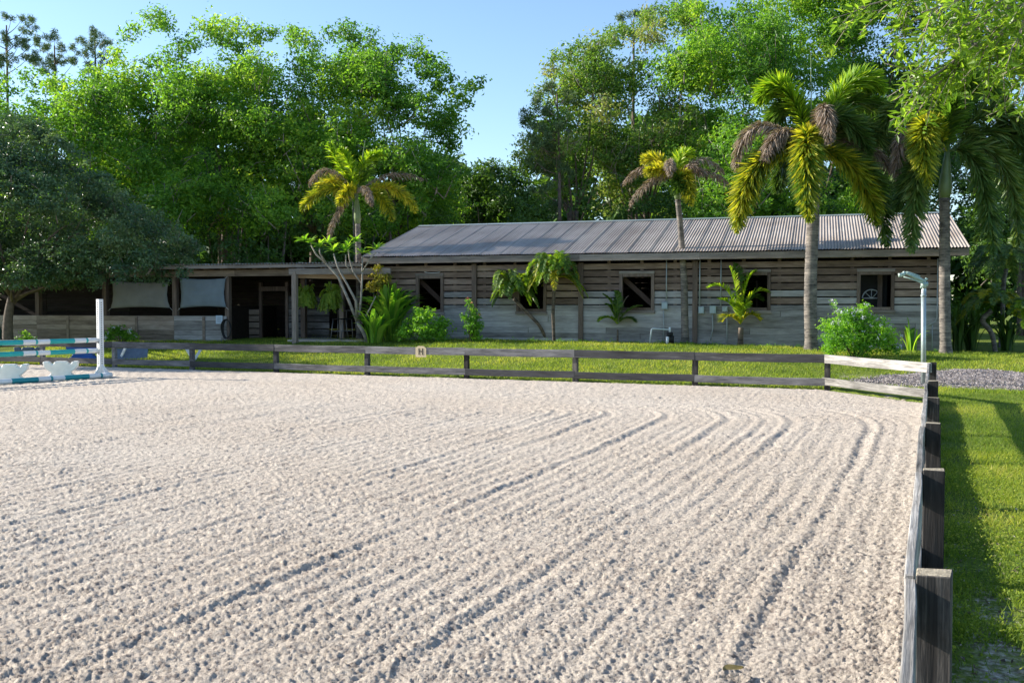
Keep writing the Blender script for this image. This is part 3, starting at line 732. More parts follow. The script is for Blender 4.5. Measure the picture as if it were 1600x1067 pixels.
# gable trim and rafters
for s in (S0 + .02, S1 - .02):
    for sg in (1, -1):
        mb = MB(); mb.box((0, 0, 0), (.02, sl / 2 - .05, .085))
        ty = RT + sg * (RT + OV) / 2
        link('gable_trim', mb.mesh('gable_trim', M['beam']), barn, bl(s, ty, (ZE + ZR) / 2 - .09), (-sg * slope, 0, 0))
for s in np.arange(.3, BL, .61):
    mb = MB(); mb.box((0, 0, 0), (.02, sl / 2 - .06, .06)); 
    link('rafter', mb.mesh('rafter', M['warmbeam']), barn, bl(s, (RT - OV) / 2, (ZE + ZR) / 2 - .085), (slope, 0, 0))
bb('top_plate', 0, BL, .03, .12, 2.9, 2.99, M['postwood'])

# electrics on the wall
def wall_pt(u, v, t): 
    s = wall_s(u, t); p = B0 + D1 * s + NB * t; return Vector((p[0], p[1], P(u, v, p[1]).z))
def ebox(u0, u1, v0, v1, label, conds, mat=M['ebox'], dep=.10):
    c = wall_pt((u0 + u1) / 2, (v0 + v1) / 2, -.08); a = wall_pt(u0, v0, -.08); b = wall_pt(u1, v1, -.08)
    r = tag(empty('electrical_box', c, BANG), label, 'electrical box', 'electrical boxes and conduits on the barn wall')
    hw = math.hypot(a.x - b.x, a.y - b.y) / 2; hh = (a.z - b.z) / 2
    mb = MB(); mb.box((0, 0, 0), (hw, dep / 2, hh)); bevel_obj(link('box', mb.mesh('box', mat), r), .008)
    mb = MB(); mb.box((0, -dep / 2 - .006, 0), (hw * .92, .005, hh * .94)); bevel_obj(link('cover', mb.mesh('cover', mat), r), .004)
    for pts in conds:
        q = [wall_pt(u, v, -.07) - Vector(c) for u, v in pts]
        mt = Matrix.Rotation(-BANG, 3, 'Z'); q = [mt @ x for x in q]
        mb = MB(); mb.tube(q, .017, 8); link('conduit', mb.mesh('conduit', M['conduit']), r)
ebox(1034, 1043, 472, 483, 'green grey switch box beside the third window with a conduit up to the eave', [[(1041, 404), (1041, 472)], [(1037, 484), (1037, 536)]], M['ebox'])
ebox(1091.5, 1100, 479, 490, 'first small box right of the wall post, a conduit rising to the eave', [[(1093, 404), (1093, 478)]])
ebox(1109, 1119, 478, 490, 'second of three wall boxes, the larger pale one in their middle', [[(1113, 491), (1114, 512), (1110, 532)]], dep=.13)
ebox(1128.5, 1137, 479, 487, 'third wall box half behind the young palm with a white pipe below', [[(1126, 404), (1126, 478)], [(1136, 488), (1136, 536)]])
r = tag(empty('drain_pipe', wall_pt(1463, 540, -.06)), 'thin grey conduit bending at the barn corner beside the palm trunk', 'pipe')
q = [wall_pt(u, v, -.06) - r.location for u, v in [(1464, 404), (1464, 496), (1461, 503), (1449, 509)]]
mb = MB(); mb.tube(q, .016, 7); link('conduit', mb.mesh('conduit', M['conduit']), r)
q = [wall_pt(u, v, -.06) - r.location for u, v in [(1457, 508), (1457, 549)]]
mb = MB(); mb.tube(q, .014, 7); link('riser', mb.mesh('riser', M['conduit']), r)
# a hanging white cord over the first window
r = link('cord', None); 
mb = MB(); mb.tube(bez(wall_pt(663, 425, -.1), wall_pt(676, 428, -.1), wall_pt(688, 425, -.1), 8), .008, 5)
COL.objects.unlink(r); bpy.data.objects.remove(r)
tag(link('cord', mb.mesh('cord', M['pvc'])), 'short white cord slung above the window beside the strap leaved clump', 'cord')

# pump with white pipes
pb = gp(1046, 538); pump = tag(empty('water_pump', pb), 'small dark water pump with white plastic pipes at the barn wall', 'pump')
def rel(u, v, D): return P(u, v, D) - pb
Dp = pb.y
mb = MB(); mb.tube([rel(1015, 538, Dp), rel(1018, 514.5, Dp), rel(1019.5, 513.5, Dp), rel(1045, 515, Dp)], .022, 8); link('pipe', mb.mesh('pipe', M['pvc']), pump)
mb = MB(); mb.tube([rel(1046.5, 511, Dp), rel(1046.5, 520, Dp)], .03, 8); link('pipe', mb.mesh('pipe', M['pvc']), pump)
mb = MB(); mb.tube([rel(1043, 526, Dp - .1), rel(1042.5, 538, Dp - .1)], [.045, .045], 9); link('filter', mb.mesh('filter', M['pvc']), pump)
mb = MB(); mb.tube([rel(1042, 522, Dp), rel(1051, 522, Dp)], .05, 10); mb.tube([rel(1046, 519, Dp), rel(1046, 526, Dp)], [.07, .05], 10); mb.tube([rel(1049, 524, Dp + .05), rel(1049, 536, Dp + .05)], .075, 12)
link('housing', mb.mesh('housing', M['black']), pump)

# ------------------------------------------------------------------ OPEN SHED beside the barn
SB = BL + .2
shed = tag(empty('open_shed', tuple(B0 + D1 * SB) + (.3,), BANG), 'low open stable shed of brown boards with a flat metal roof', 'shed')
def sl_(s, t, z): return (-(s - SB), t, z - .3)
def sb(name, s0, s1, t0, t1, z0, z1, mat, parent=shed, jit=.004, rx=0, bev=.003):
    mb = MB(); mb.box((0, 0, 0), (abs(s1 - s0) / 2, abs(t1 - t0) / 2, abs(z1 - z0) / 2), jit=jit)
    o = link(name, mb.mesh(name, mat), parent, sl_((s0 + s1) / 2, (t0 + t1) / 2, (z0 + z1) / 2), (rx, 0, 0))
    return bevel_obj(o, bev) if bev else o
SE = wall_s(-160)
posts = [wall_s(u) for u in (-95, -20, 61, 166, 275, 357)] 
for s in posts: sb('post', s - .08, s + .08, -.08, .08, .1, 2.72, M['postwood'])
for s in posts: sb('post', s - .08, s + .08, 3.3, 3.46, .1, 2.6, M['postwood'])
sl0 = wall_s(357)
ee = np.linspace(SB + .05, SE, 5)
for i in range(4): sb('header_beam', ee[i] + .002, ee[i + 1] - .002, -.13, -.082, 2.56, 2.76, M['shedwall'])
for i in range(4): sb('fascia_board', ee[i] + .002, ee[i + 1] - .002, -.55, -.51, 2.80, 2.90, M['beam'])
for s in np.arange(SB + .3, SE, .6): sb('rafter', s - .02, s + .02, -.5, 3.6, 2.77, 2.87, M['warmbeam'], bev=0)
nS = 17; wS = (SE - SB) / nS
shm2 = sheet_mesh('roof_sheet', wS + .02, 4.4, pitch=.115, amp=.018)
for k in range(nS):
    link('roof_sheet', shm2, shed, sl_(SB + wS * (k + 1), -.6, 2.925 + .006 * (k % 2)), (R(.5), 0, 0))
ztop = 1.27
bat = [wall_s(u) for u in (110, 217, 322)]
joints = sorted([sl0, wall_s(275), wall_s(166), wall_s(61), wall_s(-20), wall_s(-95)])
for i in range(len(joints) - 1):
    a, b = joints[i], joints[i + 1]
    zz = ztop
    for r_ in range(6):
        h = .158
        if zz - h < .25: break
        m_ = (M['grey_lo'] if i == 0 else M['shedwall'])
        sb('wall_board', a + .003, b - .003, -.115 + random.uniform(0, .006), -.09, zz - h + .004, zz, m_)
        zz -= h
    if i == 0: sb('low_brace', a + .1, a + .2, -.14, -.118, .42, 1.27, M['grey_lo'])
for s in bat: sb('batten', s - .05, s + .05, -.145, -.12, .4, 1.25, M['shedwall'])
# rear boards with gaps, the dim of the interior put into their colour
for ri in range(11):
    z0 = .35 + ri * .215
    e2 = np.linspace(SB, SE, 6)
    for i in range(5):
        sb('rear_board', e2[i] + .01, e2[i + 1] - .01, 3.2, 3.225, z0, z0 + .209, M['shadeboard'], bev=0)
# stall front inside the open bay: boards and a doorway
d0, d1x = wall_s(449, 1.4), wall_s(408, 1.4); e0 = wall_s(365, 1.4)
sb('door_post', d0 - .05, d0 + .05, 1.35, 1.45, .3, 2.4, M['postwood']); sb('door_post', d1x - .05, d1x + .05, 1.35, 1.45, .3, 2.4, M['postwood'])
sb('door_head', d0 - .05, d1x + .05, 1.34, 1.44, 2.1, 2.25, M['postwood'])
for ri in range(5): sb('stall_board', d1x + .06, e0, 1.38, 1.41, .42 + ri * .22, .42 + ri * .22 + .18, M['shedwall'], bev=0)
f0, f1 = wall_s(506, 1.4), wall_s(472, 1.4)
for ri in range(7): sb('stall_board', wall_s(515, 1.4), d0 - .06, 1.38, 1.41, .42 + ri * .22, .42 + ri * .22 + .185, M['rail'], bev=0)
sb('divider', SB + .02, SB + .06, -.0, 3.2, .3, 2.7, M['shadeboard'])
sb('divider', SE - .06, SE - .02, .1, 3.2, .3, 2.7, M['shadeboard'])
sb('divider', sl0 + .1, sl0 + .14, .1, 3.2, .3, 1.6, M['shadeboard'])

def cloth(name, label, cs, mat, t=-.17):
    # corners in pixels on the plane in front of the posts: tl, tr, br, bl
    pts = [wall_pt(u, v, t) for u, v in cs]; n = 14; V = []
    for j in range(n):
        for i in range(n):
            a, b = i / (n - 1), j / (n - 1)
            pin = .045 * math.sin(math.pi * a); pis = .035 * math.sin(math.pi * b)
            bb_ = b * (1 - 2 * pin) + pin; aa = a * (1 - 2 * pis) + pis
            p = pts[0].lerp(pts[1], aa).lerp(pts[3].lerp(pts[2], aa), bb_)
            p = p + Vector((-NB[0], -NB[1], 0)) * (.06 * math.sin(math.pi * a) * math.sin(math.pi * b) + .012 * math.sin(a * 17 + b * 5) + .008 * math.sin(b * 23 + a * 3))
            V.append(p)
    F = [(j * n + i, j * n + i + 1, (j + 1) * n + i + 1, (j + 1) * n + i) for j in range(n - 1) for i in range(n - 1)]
    mb = MB(); c = sum(pts, Vector()) / 4
    mb.add([v - c for v in V], F, 0, True)
    r = tag(empty(name, c), label, 'shade cloth', 'shade cloths hung in the shed openings')
    o = link('cloth', mb.mesh('cloth', mat), r); sm = o.modifiers.new('thick', 'SOLIDIFY'); sm.thickness = .004
    for k, (pu, pv) in zip(range(4), [(cs[0][0] - 3, cs[0][1] - 3), (cs[1][0] + 3, cs[1][1] - 3), (cs[2][0] + 4, cs[2][1] + 4), (cs[3][0] - 4, cs[3][1] + 4)]):
        e = wall_pt(pu, pv, -.1) - c; mb = MB(); mb.tube([pts[k] - c, e], .006, 5); link('tie', mb.mesh('tie', M['pvc']), r)
cloth('shade_cloth', 'blue grey shade cloth nearest the open doorway of the shed', [(281.5, 434), (353, 435), (353.5, 480), (281.5, 481.5)], M['cloth'])
cloth('shade_cloth', 'duller grey shade cloth partly behind the drooping oak leaves', [(176, 439), (264, 440), (266, 481), (173, 482)], M['cloth2'])
nb = wall_pt(342.5, 499.5, -.16)
nt = tag(empty('notice', nb, BANG), 'small pale paper notice pinned on the low shed wall', 'notice')
mb = MB(); mb.box((0, 0, 0), (.125, .003, .135)); link('sheet', mb.mesh('sheet', M['paper']), nt)
mb = MB()
for k in range(6): mb.box((random.uniform(-.01, .01), -.0045, .08 - k * .03), (.07, .001, .004))
link('print', mb.mesh('print', M['bluegrey']), nt)
hc = wall_pt(354.5, 514, -.24)
hr = tag(empty('hose_coil', hc, BANG), 'black hose coiled in an upright ring by the shed post', 'hose')
for k in range(4):
    mb = MB(); ra, rb = .14 + .012 * k, .29 + .008 * k
    mb.tube([(math.cos(a) * ra + .01 * math.sin(3 * a + k), -.02 * k + .01 * math.sin(2 * a), math.sin(a) * rb) for a in np.linspace(0, 2 * math.pi, 25)], .017, 7, cap=False)
    link('loop', mb.mesh('loop', M['black']), hr)

# ------------------------------------------------------------------ PORCH frame between shed and barn
pc = gp(461, 537); porch = tag(empty('porch_frame', pc), 'grey timber porch frame on slim posts before the open doorway', 'porch')
def wbox(name, a, b, hw, hh, mat, parent, org):
    a = Vector(a); b = Vector(b); d = (b - a); ln = d.length; mb = MB(); mb.box((0, 0, 0), (ln / 2, hw, hh), jit=.003)
    e = d.to_track_quat('X', 'Z').to_euler(); o = link(name, mb.mesh(name, mat), parent, (a + b) / 2 - org, e); return bevel_obj(o, .004)
def pole(name, u, v0, v1, D, hw, mat, parent, org):
    a = P(u, v0, D); b = P(u, v1, D); mb = MB(); mb.box((0, 0, 0), (hw, hw, abs(b.z - a.z) / 2), jit=.003)
    return bevel_obj(link(name, mb.mesh(name, mat), parent, Vector((a.x, D, (a.z + b.z) / 2)) - org, (0, 0, BANG)), .004)
Dq = pc.y
pole('post', 460.5, 424, 540, Dq, .075, M['palepost'], porch, pc)
pole('post', 474.5, 433, 531, Dq + 2.3, .08, M['postwood'], porch, pc)
pole('post', 534.5, 432, 528, Dq + 1.6, .075, M['palepost'], porch, pc)
hd = P(452, 424.5, Dq); he = hd + Vector((D1[0] * -3.3, D1[1] * -3.3 + .6, 0))
wbox('header', hd, he, .05, .085, M['beam'], porch, pc)
h2a = P(465, 431, Dq + .25); h2b = h2a + Vector((2.6, -.2, -.06)); wbox('joist', h2a, h2b, .04, .07, M['warmbeam'], porch, pc)
for k in range(4):
    a = hd.lerp(he, .08 + .28 * k) + Vector((0, 0, .06)); b = a + Vector((NB[0] * 2.6, NB[1] * 2.6, .05)); wbox('rafter', a, b, .022, .05, M['beam'], porch, pc)
slab = gp(520, 533)
mb = MB(); mb.box((0, 0, 0), (1.35, .75, .03), rz=BANG); tag(link('porch_slab', mb.mesh('porch_slab', M['concrete']), None, slab + Vector((.1, .3, .015))), kind='structure')

# bar stools in the porch
def stool(u, v, label, back=True):
    p = gp(u, v); r = tag(empty('bar_stool', p + Vector((0, 0, .045)), random.uniform(-.6, .6)), label, 'stool', 'stools on the porch slab')
    for sx in (-1, 1):
        for sy in (-1, 1):
            mb = MB(); mb.tube([(sx * .20, sy * .20, 0), (sx * .14, sy * .14, .62)], .014, 6); link('leg', mb.mesh('leg', M['steel']), r)
    mb = MB(); mb.box((0, 0, .635), (.17, .17, .018)); bevel_obj(link('seat', mb.mesh('seat', M['black']), r), .01)
    mb = MB()
    for a, b in (((-.17, -.17), (.17, -.17)), ((-.17, .17), (.17, .17)), ((-.17, -.17), (-.17, .17)), ((.17, -.17), (.17, .17))): mb.tube([(*a, .25), (*b, .25)], .009, 5)
    link('footrest', mb.mesh('footrest', M['steel']), r)
    mb = MB(); mb.tube([(-.15, .15, .62), (-.16, .18, .9), (.16, .18, .9), (.15, .15, .62)], .012, 6); link('backrest', mb.mesh('backrest', M['steel']), r)
stool(530.5, 532, 'steel legged bar stool nearer the hanging fern on the porch slab')
stool(546, 531, 'steel legged bar stool beside the palm trunk on the porch slab')

# ------------------------------------------------------------------ FOLIAGE builders
def rdirs(n):
    d = rng.normal(size=(n, 3)); return d / np.linalg.norm(d, axis=1, keepdims=True)
def crown_arrays(lobes, dens, leaf, spr=.16, per=12, flat=.6, upb=.35, shell=.3):
    """lobes: (centre, radius or (rx,ry,rz)). Leaves sit in sprays spread through each lobe's volume, thicker towards its outside."""
    Cs = []; Ns = []; vs = []
    for c, r in lobes:
        rad = np.array(r if hasattr(r, '__len__') else (r, r, r * .85), float)
        nl = int(dens * (rad.prod()) ** (2 / 3)); nsp = max(2, nl // per)
        d = rdirs(nsp)
        lump = 1 + .35 * np.sin(d[:, 0] * 5 + c[0] * 3) * np.sin(d[:, 1] * 4 + c[1]) + .2 * np.sin(d[:, 2] * 7 + c[2] * 2)
        rr = (shell + (1 - shell) * rng.random(nsp) ** .6) * lump
        pos = np.array(c) + d * rad * rr[:, None]
        tone = np.clip(rng.normal(.42, .2), .1, .8)
        tn = np.clip(tone + rng.normal(0, .14, nsp), 0, 1)
        off = rng.normal(size=(nsp, per, 3)) * spr; off[:, :, 2] *= flat
        C = (pos[:, None] + off).reshape(-1, 3)
        nn_ = np.repeat(d * .55 + np.array([0, 0, upb]), per, 0) + rng.normal(size=(nsp * per, 3)) * .5
        Cs.append(C); Ns.append(nn_); vs.append(np.clip(np.repeat(tn, per) + rng.normal(0, .1, nsp * per), 0, 1))
    return np.concatenate(Cs), np.concatenate(Ns), np.concatenate(vs)
def crown_mesh(name, org, lobes, dens, leaf, mat, asp=.5, **kw):
    C, Nn, v = crown_arrays(lobes, dens, leaf, **kw)
    n = len(C); L = leaf * rng.uniform(.65, 1.35, n)
    return scatter_leaf_mesh(name, C - np.array(org), Nn, L, L * asp, mat, v)
def limbs(mb, base, fork, lobes, r0, n=5, m=0, frac=.65, maxl=12):
    ls = lobes if len(lobes) <= maxl else random.sample(lobes, maxl)
    for c, r in ls:
        c = Vector([float(x) for x in c]); st = fork.lerp(base, random.uniform(0, .25)); mid = st.lerp(c, .5) + Vector((random.uniform(-.4, .4), random.uniform(-.4, .4), random.uniform(-.1, .5)))
        mb.tube(bez(st, mid, st.lerp(c, frac), 6), list(np.linspace(r0 * .3, r0 * .05, 6)), n, m)
def tree(name, label, base, fork, lobes, leaf, dens, mat, r0=.2, group=None, bark='bark', cat='tree', multi=1, twigs=0, **kw):
    base = Vector(base); fork = Vector(fork)
    root = tag(empty(name, base), label, cat, group)
    mb = MB()
    for k in range(multi):
        off = Vector((random.uniform(-1, 1), random.uniform(-1, 1), 0)) * (.6 * (k > 0) * r0 * 6)
        mid = base.lerp(fork, .5) + Vector((random.uniform(-.2, .2), random.uniform(-.2, .2), 0)) + off * .8
        pts = bez(base + off - Vector((0, 0, .15)), mid, fork + off * 1.3, 8)
        mb.tube([p - base for p in pts], [r0 * (1.25 if i == 0 else 1 - .06 * i) * (1 if k == 0 else .6) for i in range(8)], 8)
    b0 = Vector((0, 0, 0)); limbs(mb, b0, fork - base, [((Vector([float(x) for x in c]) - base), r) for c, r in lobes], r0)
    tm_ = MB()
    for c, r in lobes:
        rr_ = r[0] if hasattr(r, '__len__') else r
        c = Vector([float(x) for x in c]) - base
        for k in range(twigs):
            d = Vector(rdirs(1)[0]); d.z = abs(d.z) * .7 + .1; a_ = c + Vector(rdirs(1)[0]) * rr_ * .5 + Vector((0, 0, -rr_ * .4)); e_ = c + d * rr_ * random.uniform(.9, 1.15)
            m_ = a_.lerp(e_, .5) + Vector(rdirs(1)[0]) * rr_ * .18
            tm_.tube([a_, m_, e_], [rr_ * .022, rr_ * .014, rr_ * .006], 4)
    if twigs: link('twigs', tm_.mesh('twigs', M['twig']), root)['kind'] = 'stuff'
    link('trunk', mb.mesh('trunk', M[bark]), root)
    link('crown', crown_mesh('crown', base, lobes, dens, leaf, M[mat], **kw), root)
    return root

# skyline of the tall trees, in pixels of the photograph, used only to give each tree its height
TL = [(-200, 120), (0, 118), (40, 108), (85, 118), (150, 112), (190, 62), (205, 42), (235, 18), (262, 14), (276, 68), (300, 60), (320, 22), (345, 38), (365, 28), (400, 46), (450, 36), (480, 58), (500, 42), (560, 42), (585, 55), (600, 78), (640, 62), (690, 88), (700, 108), (755, 122), (748, 150), (735, 190)]
TR = [(820, 190), (850, 118), (870, 78), (900, 66), (960, 48), (1000, 24), (1040, 8), (1080, -5), (1120, 12), (1150, 12), (1165, -20), (1300, -60), (1500, -80), (1800, -60)]
def topv(tl, u): return float(np.interp(u, [p[0] for p in tl], [p[1] for p in tl]))
def px_lobes(tl, u0, u1, D, n, vb, r=(26, 52), edge=8, dd=3.0, edge_r=(11, 22)):
    out = []
    for k in range(n):
        u = random.uniform(u0, u1); rp = random.uniform(*r); t = topv(tl, u)
        v = t + rp + random.random() ** 1.15 * (vb - t - rp)
        d = D + random.uniform(-dd, dd) + (v - t) / 200 * -1.2
        out.append((P(u, v, d), rp * d / FPX))
    for k in range(edge):
        u = u0 + (u1 - u0) * (k + random.random()) / edge; rp = random.uniform(*edge_r); t = topv(tl, u)
        out.append((P(u, t + rp * .8, D + random.uniform(-1.5, 1)), (rp * D / FPX, rp * D / FPX, rp * D / FPX * 1.15)))
    return out
def bigtree(label, u0, u1, D, n, vb, mat, tl, ub=None, **kw):
    kw.setdefault('twigs', 9 if mat == 'olive' else 4)
    ub = ub or (u0 + u1) / 2; b = P(ub, 500, D); base = Vector((b.x, D, gz(b.x, D)))
    f = P(ub, 330, D); lobes = px_lobes(tl, u0, u1, D, n, vb, **{k: kw.pop(k) for k in list(kw) if k in ('r', 'edge', 'dd', 'edge_r')})
    return tree('tall_tree', label, base, f, lobes, kw.pop('leaf', .165), kw.pop('dens', 930), mat, r0=kw.pop('r0', .2), group='tall trees behind the barn and shed', multi=3, **kw)
bigtree('leafy tree with yellow green top rising behind the dark oak', -90, 150, 44, 36, 360, 'ficus', TL, ub=60)
bigtree('broad leafy tree whose highest tuft stands left of a notch in the skyline', 130, 285, 45, 40, 350, 'ficus', TL, ub=230)
bigtree('bright leafy tree with two tufts in the middle of the treeline over the shed', 275, 420, 46, 38, 340, 'ficus', TL, ub=350)
bigtree('full leafy tree standing behind the yellow fronded palm', 400, 560, 46, 38, 350, 'ficus', TL, ub=490)
bigtree('leafy tree at the open edge of the treeline beside the gap of sky', 545, 700, 45, 34, 350, 'ficus', TL, ub=620)
lob = [(P(u, v, 44 + random.uniform(-1, 1)), rp * 44 / FPX) for u, v, rp in [(735, 135, 14), (750, 128, 9), (718, 150, 18), (700, 175, 22), (690, 200, 24), (706, 225, 18), (672, 190, 26), (728, 163, 10), (690, 130, 22), (665, 110, 20), (690, 250, 22), (700, 290, 26), (680, 330, 30)]]
b = P(668, 500, 45)
tree('tall_tree', 'ragged limb-like tree reaching furthest out into the gap of sky', (b.x, 45, .4), P(672, 330, 45), lob, .19, 1000, 'ficus', r0=.16, group='tall trees behind the barn and shed')
# dark, round topped trees in the dip
for lab, lb, D in [('dark round topped tree in the dip of the treeline above the barn roof', [(742, 275, 26), (760, 262, 20), (775, 285, 30), (748, 310, 34), (730, 330, 30), (785, 320, 30), (770, 345, 30)], 52),
                   ('smaller dark tree at the foot of the gap of sky', [(800, 270, 18), (812, 285, 18), (800, 305, 24), (825, 310, 22), (815, 335, 26), (838, 330, 26)], 54),]:
    lobes = [(P(u, v, D + random.uniform(-1.5, 1.5)), rp * D / FPX) for u, v, rp in lb]; b = P(lb[3][0], 500, D)
    tree('tall_tree', lab, (b.x, D, .4), P(lb[3][0], 380, D), lobes, .2, 1200, 'ficus_dark', r0=.18, group='tall trees behind the barn and shed')
bigtree('olive green vine draped tree right of the gap of sky', 838, 960, 45, 26, 345, 'olive', TR, ub=900, r=(22, 40), dens=900)
bigtree('thinner mixed green tree behind the grey fronded palm', 940, 1080, 47, 28, 345, 'olive', TR, ub=1010, r=(22, 42), dens=900)
bigtree('bright green tree rising between the grey fronded palm and the big palm', 1050, 1210, 44, 42, 345, 'ficus', TR, ub=1130)
bigtree('tall green tree directly behind the big double plumed palm', 1190, 1370, 46, 42, 340, 'ficus', TR, ub=1280)
bigtree('dark tree behind the palms at the barn gable', 1350, 1530, 47, 30, 400, 'ficus_dark', TR, ub=1440)
bigtree('dark tree filling the edge beyond the barn gable', 1500, 1760, 42, 34, 500, 'ficus_dark', TR, ub=1600)

# needle trees
def needle_arrays(tufts, per, ln, wd):
    C = []; T = []
    for c, r in tufts:
        n = per; d = rdirs(n) * np.array([1, 1, .8]) + np.array([0, 0, .25]); k = rng.random(n)
        C.append(np.array(c) + rdirs(n) * r * (rng.random(n) ** .5)[:, None]); T.append(d)
    return np.concatenate(C), np.concatenate(T)
def needle_tree(label, ub, D, branches, per=260, ln=.3, r0=.16, topu=None):
    b = P(ub, 500, D); base = Vector((b.x, D, .4)); root = tag(empty('pine_tree', base), label, 'pine tree', 'needle leaved trees')
    ty = min(v for u, v, r in branches); tp = P(topu or ub, ty + 12, D)
    mb = MB(); pts = bez(base, base.lerp(tp, .5) + Vector((.3, 0, 0)), tp, 10); mb.tube([p - base for p in pts], list(np.linspace(r0, r0 * .25, 10)), 7)
    tuf = []
    for u, v, r in branches:
        c = P(u, v, D + random.uniform(-1.2, 1.2)); rm = r * D / FPX
        st = pts[0].lerp(pts[-1], min(.97, max(.3, (c.z - base.z) / (tp.z - base.z) - .06)))
        ax = bez(st, st.lerp(c, .5) + Vector((0, 0, -.25)), c, 5); mb.tube([p - base for p in ax], [.03, .024, .018, .013, .007], 5)
        for k in range(max(3, int(rm * rm * 16))):
            q = c + Vector(rdirs(1)[0] * np.array([rm, rm, rm * .55]) * random.random() ** .4)
            tuf.append((q - base, .22)); 
            if random.random() < .25: mb.tube([c - base, q - base], [.008, .004], 4)
    link('trunk', mb.mesh('trunk', M['bark']), root)
    C, T = needle_arrays(tuf, 60, ln, .02)
    n = len(C); link('crown', scatter_leaf_mesh('crown', C, rng.normal(size=(n, 3)), rng.uniform(.7, 1.2, n) * ln, np.full(n, .035), M['pine'], rng.random(n), up=T), root)
needle_tree('sparse pine whose crooked limb leans in at the edge of the treeline', 5, 56, [(18, 28, 12), (35, 30, 14), (50, 38, 12), (40, 48, 12), (8, 60, 18), (30, 70, 20), (5, 95, 22), (50, 85, 20), (60, 62, 10), (-25, 50, 24), (-20, 90, 26)], topu=10)
needle_tree('sparse pine standing clear of the leafy trees over the oak', 85, 58, [(85, 60, 16), (70, 72, 16), (100, 75, 16), (60, 92, 18), (90, 95, 20), (115, 98, 14), (75, 110, 20)], topu=85)
needle_tree('sparse flat topped pine beside the highest leafy tuft', 150, 58, [(140, 52, 12), (158, 55, 13), (130, 62, 12), (170, 66, 12), (148, 72, 18), (125, 82, 14), (160, 90, 18), (178, 88, 10), (140, 105, 20)], topu=148)
needle_tree('soft needled tree leaning into the gap of sky above the barn', 868, 43, [(840, 155, 16), (830, 170, 16), (822, 190, 14), (838, 195, 20), (822, 215, 16), (845, 225, 20), (855, 175, 22), (865, 205, 24), (835, 250, 18), (850, 265, 22), (870, 240, 24), (880, 275, 24), (862, 135, 16), (885, 150, 24), (845, 290, 20), (870, 315, 24)], r0=.14, topu=870)
needle_tree('pair of needle tufts topping the olive trees by the gap', 975, 50, [(970, 28, 12), (985, 22, 10), (975, 42, 14), (1005, 22, 10), (1018, 18, 10), (1012, 38, 12), (990, 50, 16)], topu=990)

# far wood that reads as one mass, and undergrowth behind the roofs
lobes = []
for k in range(210):
    u = random.uniform(-320, 1950); D = random.uniform(60, 68)
    hi = 265 if 690 < u < 860 else (85 if 180 < u < 620 or u > 1000 else 150)
    v = hi + 60 + random.random() ** .6 * (480 - hi - 60); lobes.append((P(u, v, D), random.uniform(1.6, 2.8)))
for k in range(60):
    u = random.uniform(-300, 760); D = random.uniform(54, 58); lobes.append((P(u, random.uniform(300, 470), D), random.uniform(1.4, 2.2)))
C, Nn, v = crown_arrays(lobes, 66, .3, spr=.45)
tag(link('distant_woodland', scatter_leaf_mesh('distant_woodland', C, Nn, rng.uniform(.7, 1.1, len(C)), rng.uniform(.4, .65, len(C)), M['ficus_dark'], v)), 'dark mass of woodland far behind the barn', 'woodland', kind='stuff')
mb = MB()
for k in range(30):                                     # bare slender stems that rise behind the shed
    u = random.uniform(275, 700); D = random.uniform(41, 50); p = P(u, 500, D); p.z = .4; q = P(u + random.uniform(-18, 18), random.uniform(300, 370), D)
    s_ = MB(); s_.tube([Vector((0, 0, 0)), (q - p) * .5 + Vector((random.uniform(-.3, .3), 0, 0)), q - p], [random.uniform(.04, .10), .04, .02], 6)
    o = tag(link('slender_trunk', s_.mesh('slender_trunk', M['bark']), None, p), 'slender bare trunk among the shaded stems behind the shed', 'tree trunk', 'slender trunks behind the shed')
lobes = []
for k in range(50):
    u = random.choice([random.uniform(280, 720), random.uniform(820, 1500)]); D = random.uniform(40.5, 43)
    lobes.append((P(u, random.uniform(345, 420) if u < 720 else random.uniform(300, 360), D), random.uniform(.6, 1.1)))
C, Nn, v = crown_arrays(lobes, 420, .15)
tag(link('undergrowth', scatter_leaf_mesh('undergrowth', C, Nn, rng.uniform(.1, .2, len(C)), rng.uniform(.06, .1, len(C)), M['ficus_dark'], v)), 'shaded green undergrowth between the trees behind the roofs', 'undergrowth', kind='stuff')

# live oak in front of the shed
DO = 28.5
b = gp(14, 541); fk = P(20, 458, b.y)
ol = []
edge_ = [(0, 182), (60, 200), (130, 240), (170, 290), (215, 318), (250, 340), (285, 365), (302, 388), (290, 412), (250, 440)]
rag = []
for k in range(34):
    i = random.randrange(len(edge_) - 1); t = random.random(); rag.append((edge_[i][0] * (1 - t) + edge_[i + 1][0] * t + random.uniform(-6, 5), edge_[i][1] * (1 - t) + edge_[i + 1][1] * t + random.uniform(-5, 6), random.uniform(6, 13)))
for u, v, r in rag + [(10, 215, 40), (60, 230, 34), (-30, 230, 50), (30, 265, 50), (95, 265, 36), (0, 300, 55), (70, 310, 50), (130, 300, 38), (165, 330, 38), (110, 345, 46), (40, 360, 52), (-20, 370, 55), (200, 335, 34), (235, 365, 34), (180, 375, 42), (120, 400, 42), (60, 405, 44), (0, 420, 40), (260, 385, 26), (285, 395, 14), (225, 405, 28), (250, 418, 18), (190, 425, 22), (150, 430, 20), (100, 435, 22), (215, 345, 26), (280, 375, 18), (265, 355, 14), (-60, 300, 60), (-60, 400, 50), (240, 440, 10), (228, 432, 12), (145, 285, 26), (60, 205, 22), (25, 195, 20), (70, 440, 18), (120, 440, 16), (20, 440, 16), (45, 425, 30), (155, 440, 14), (90, 425, 28), (-20, 445, 24)]:
    d = b.y + random.uniform(-1.8, 1.2); ol.append((P(u, v, d), r * d / FPX))
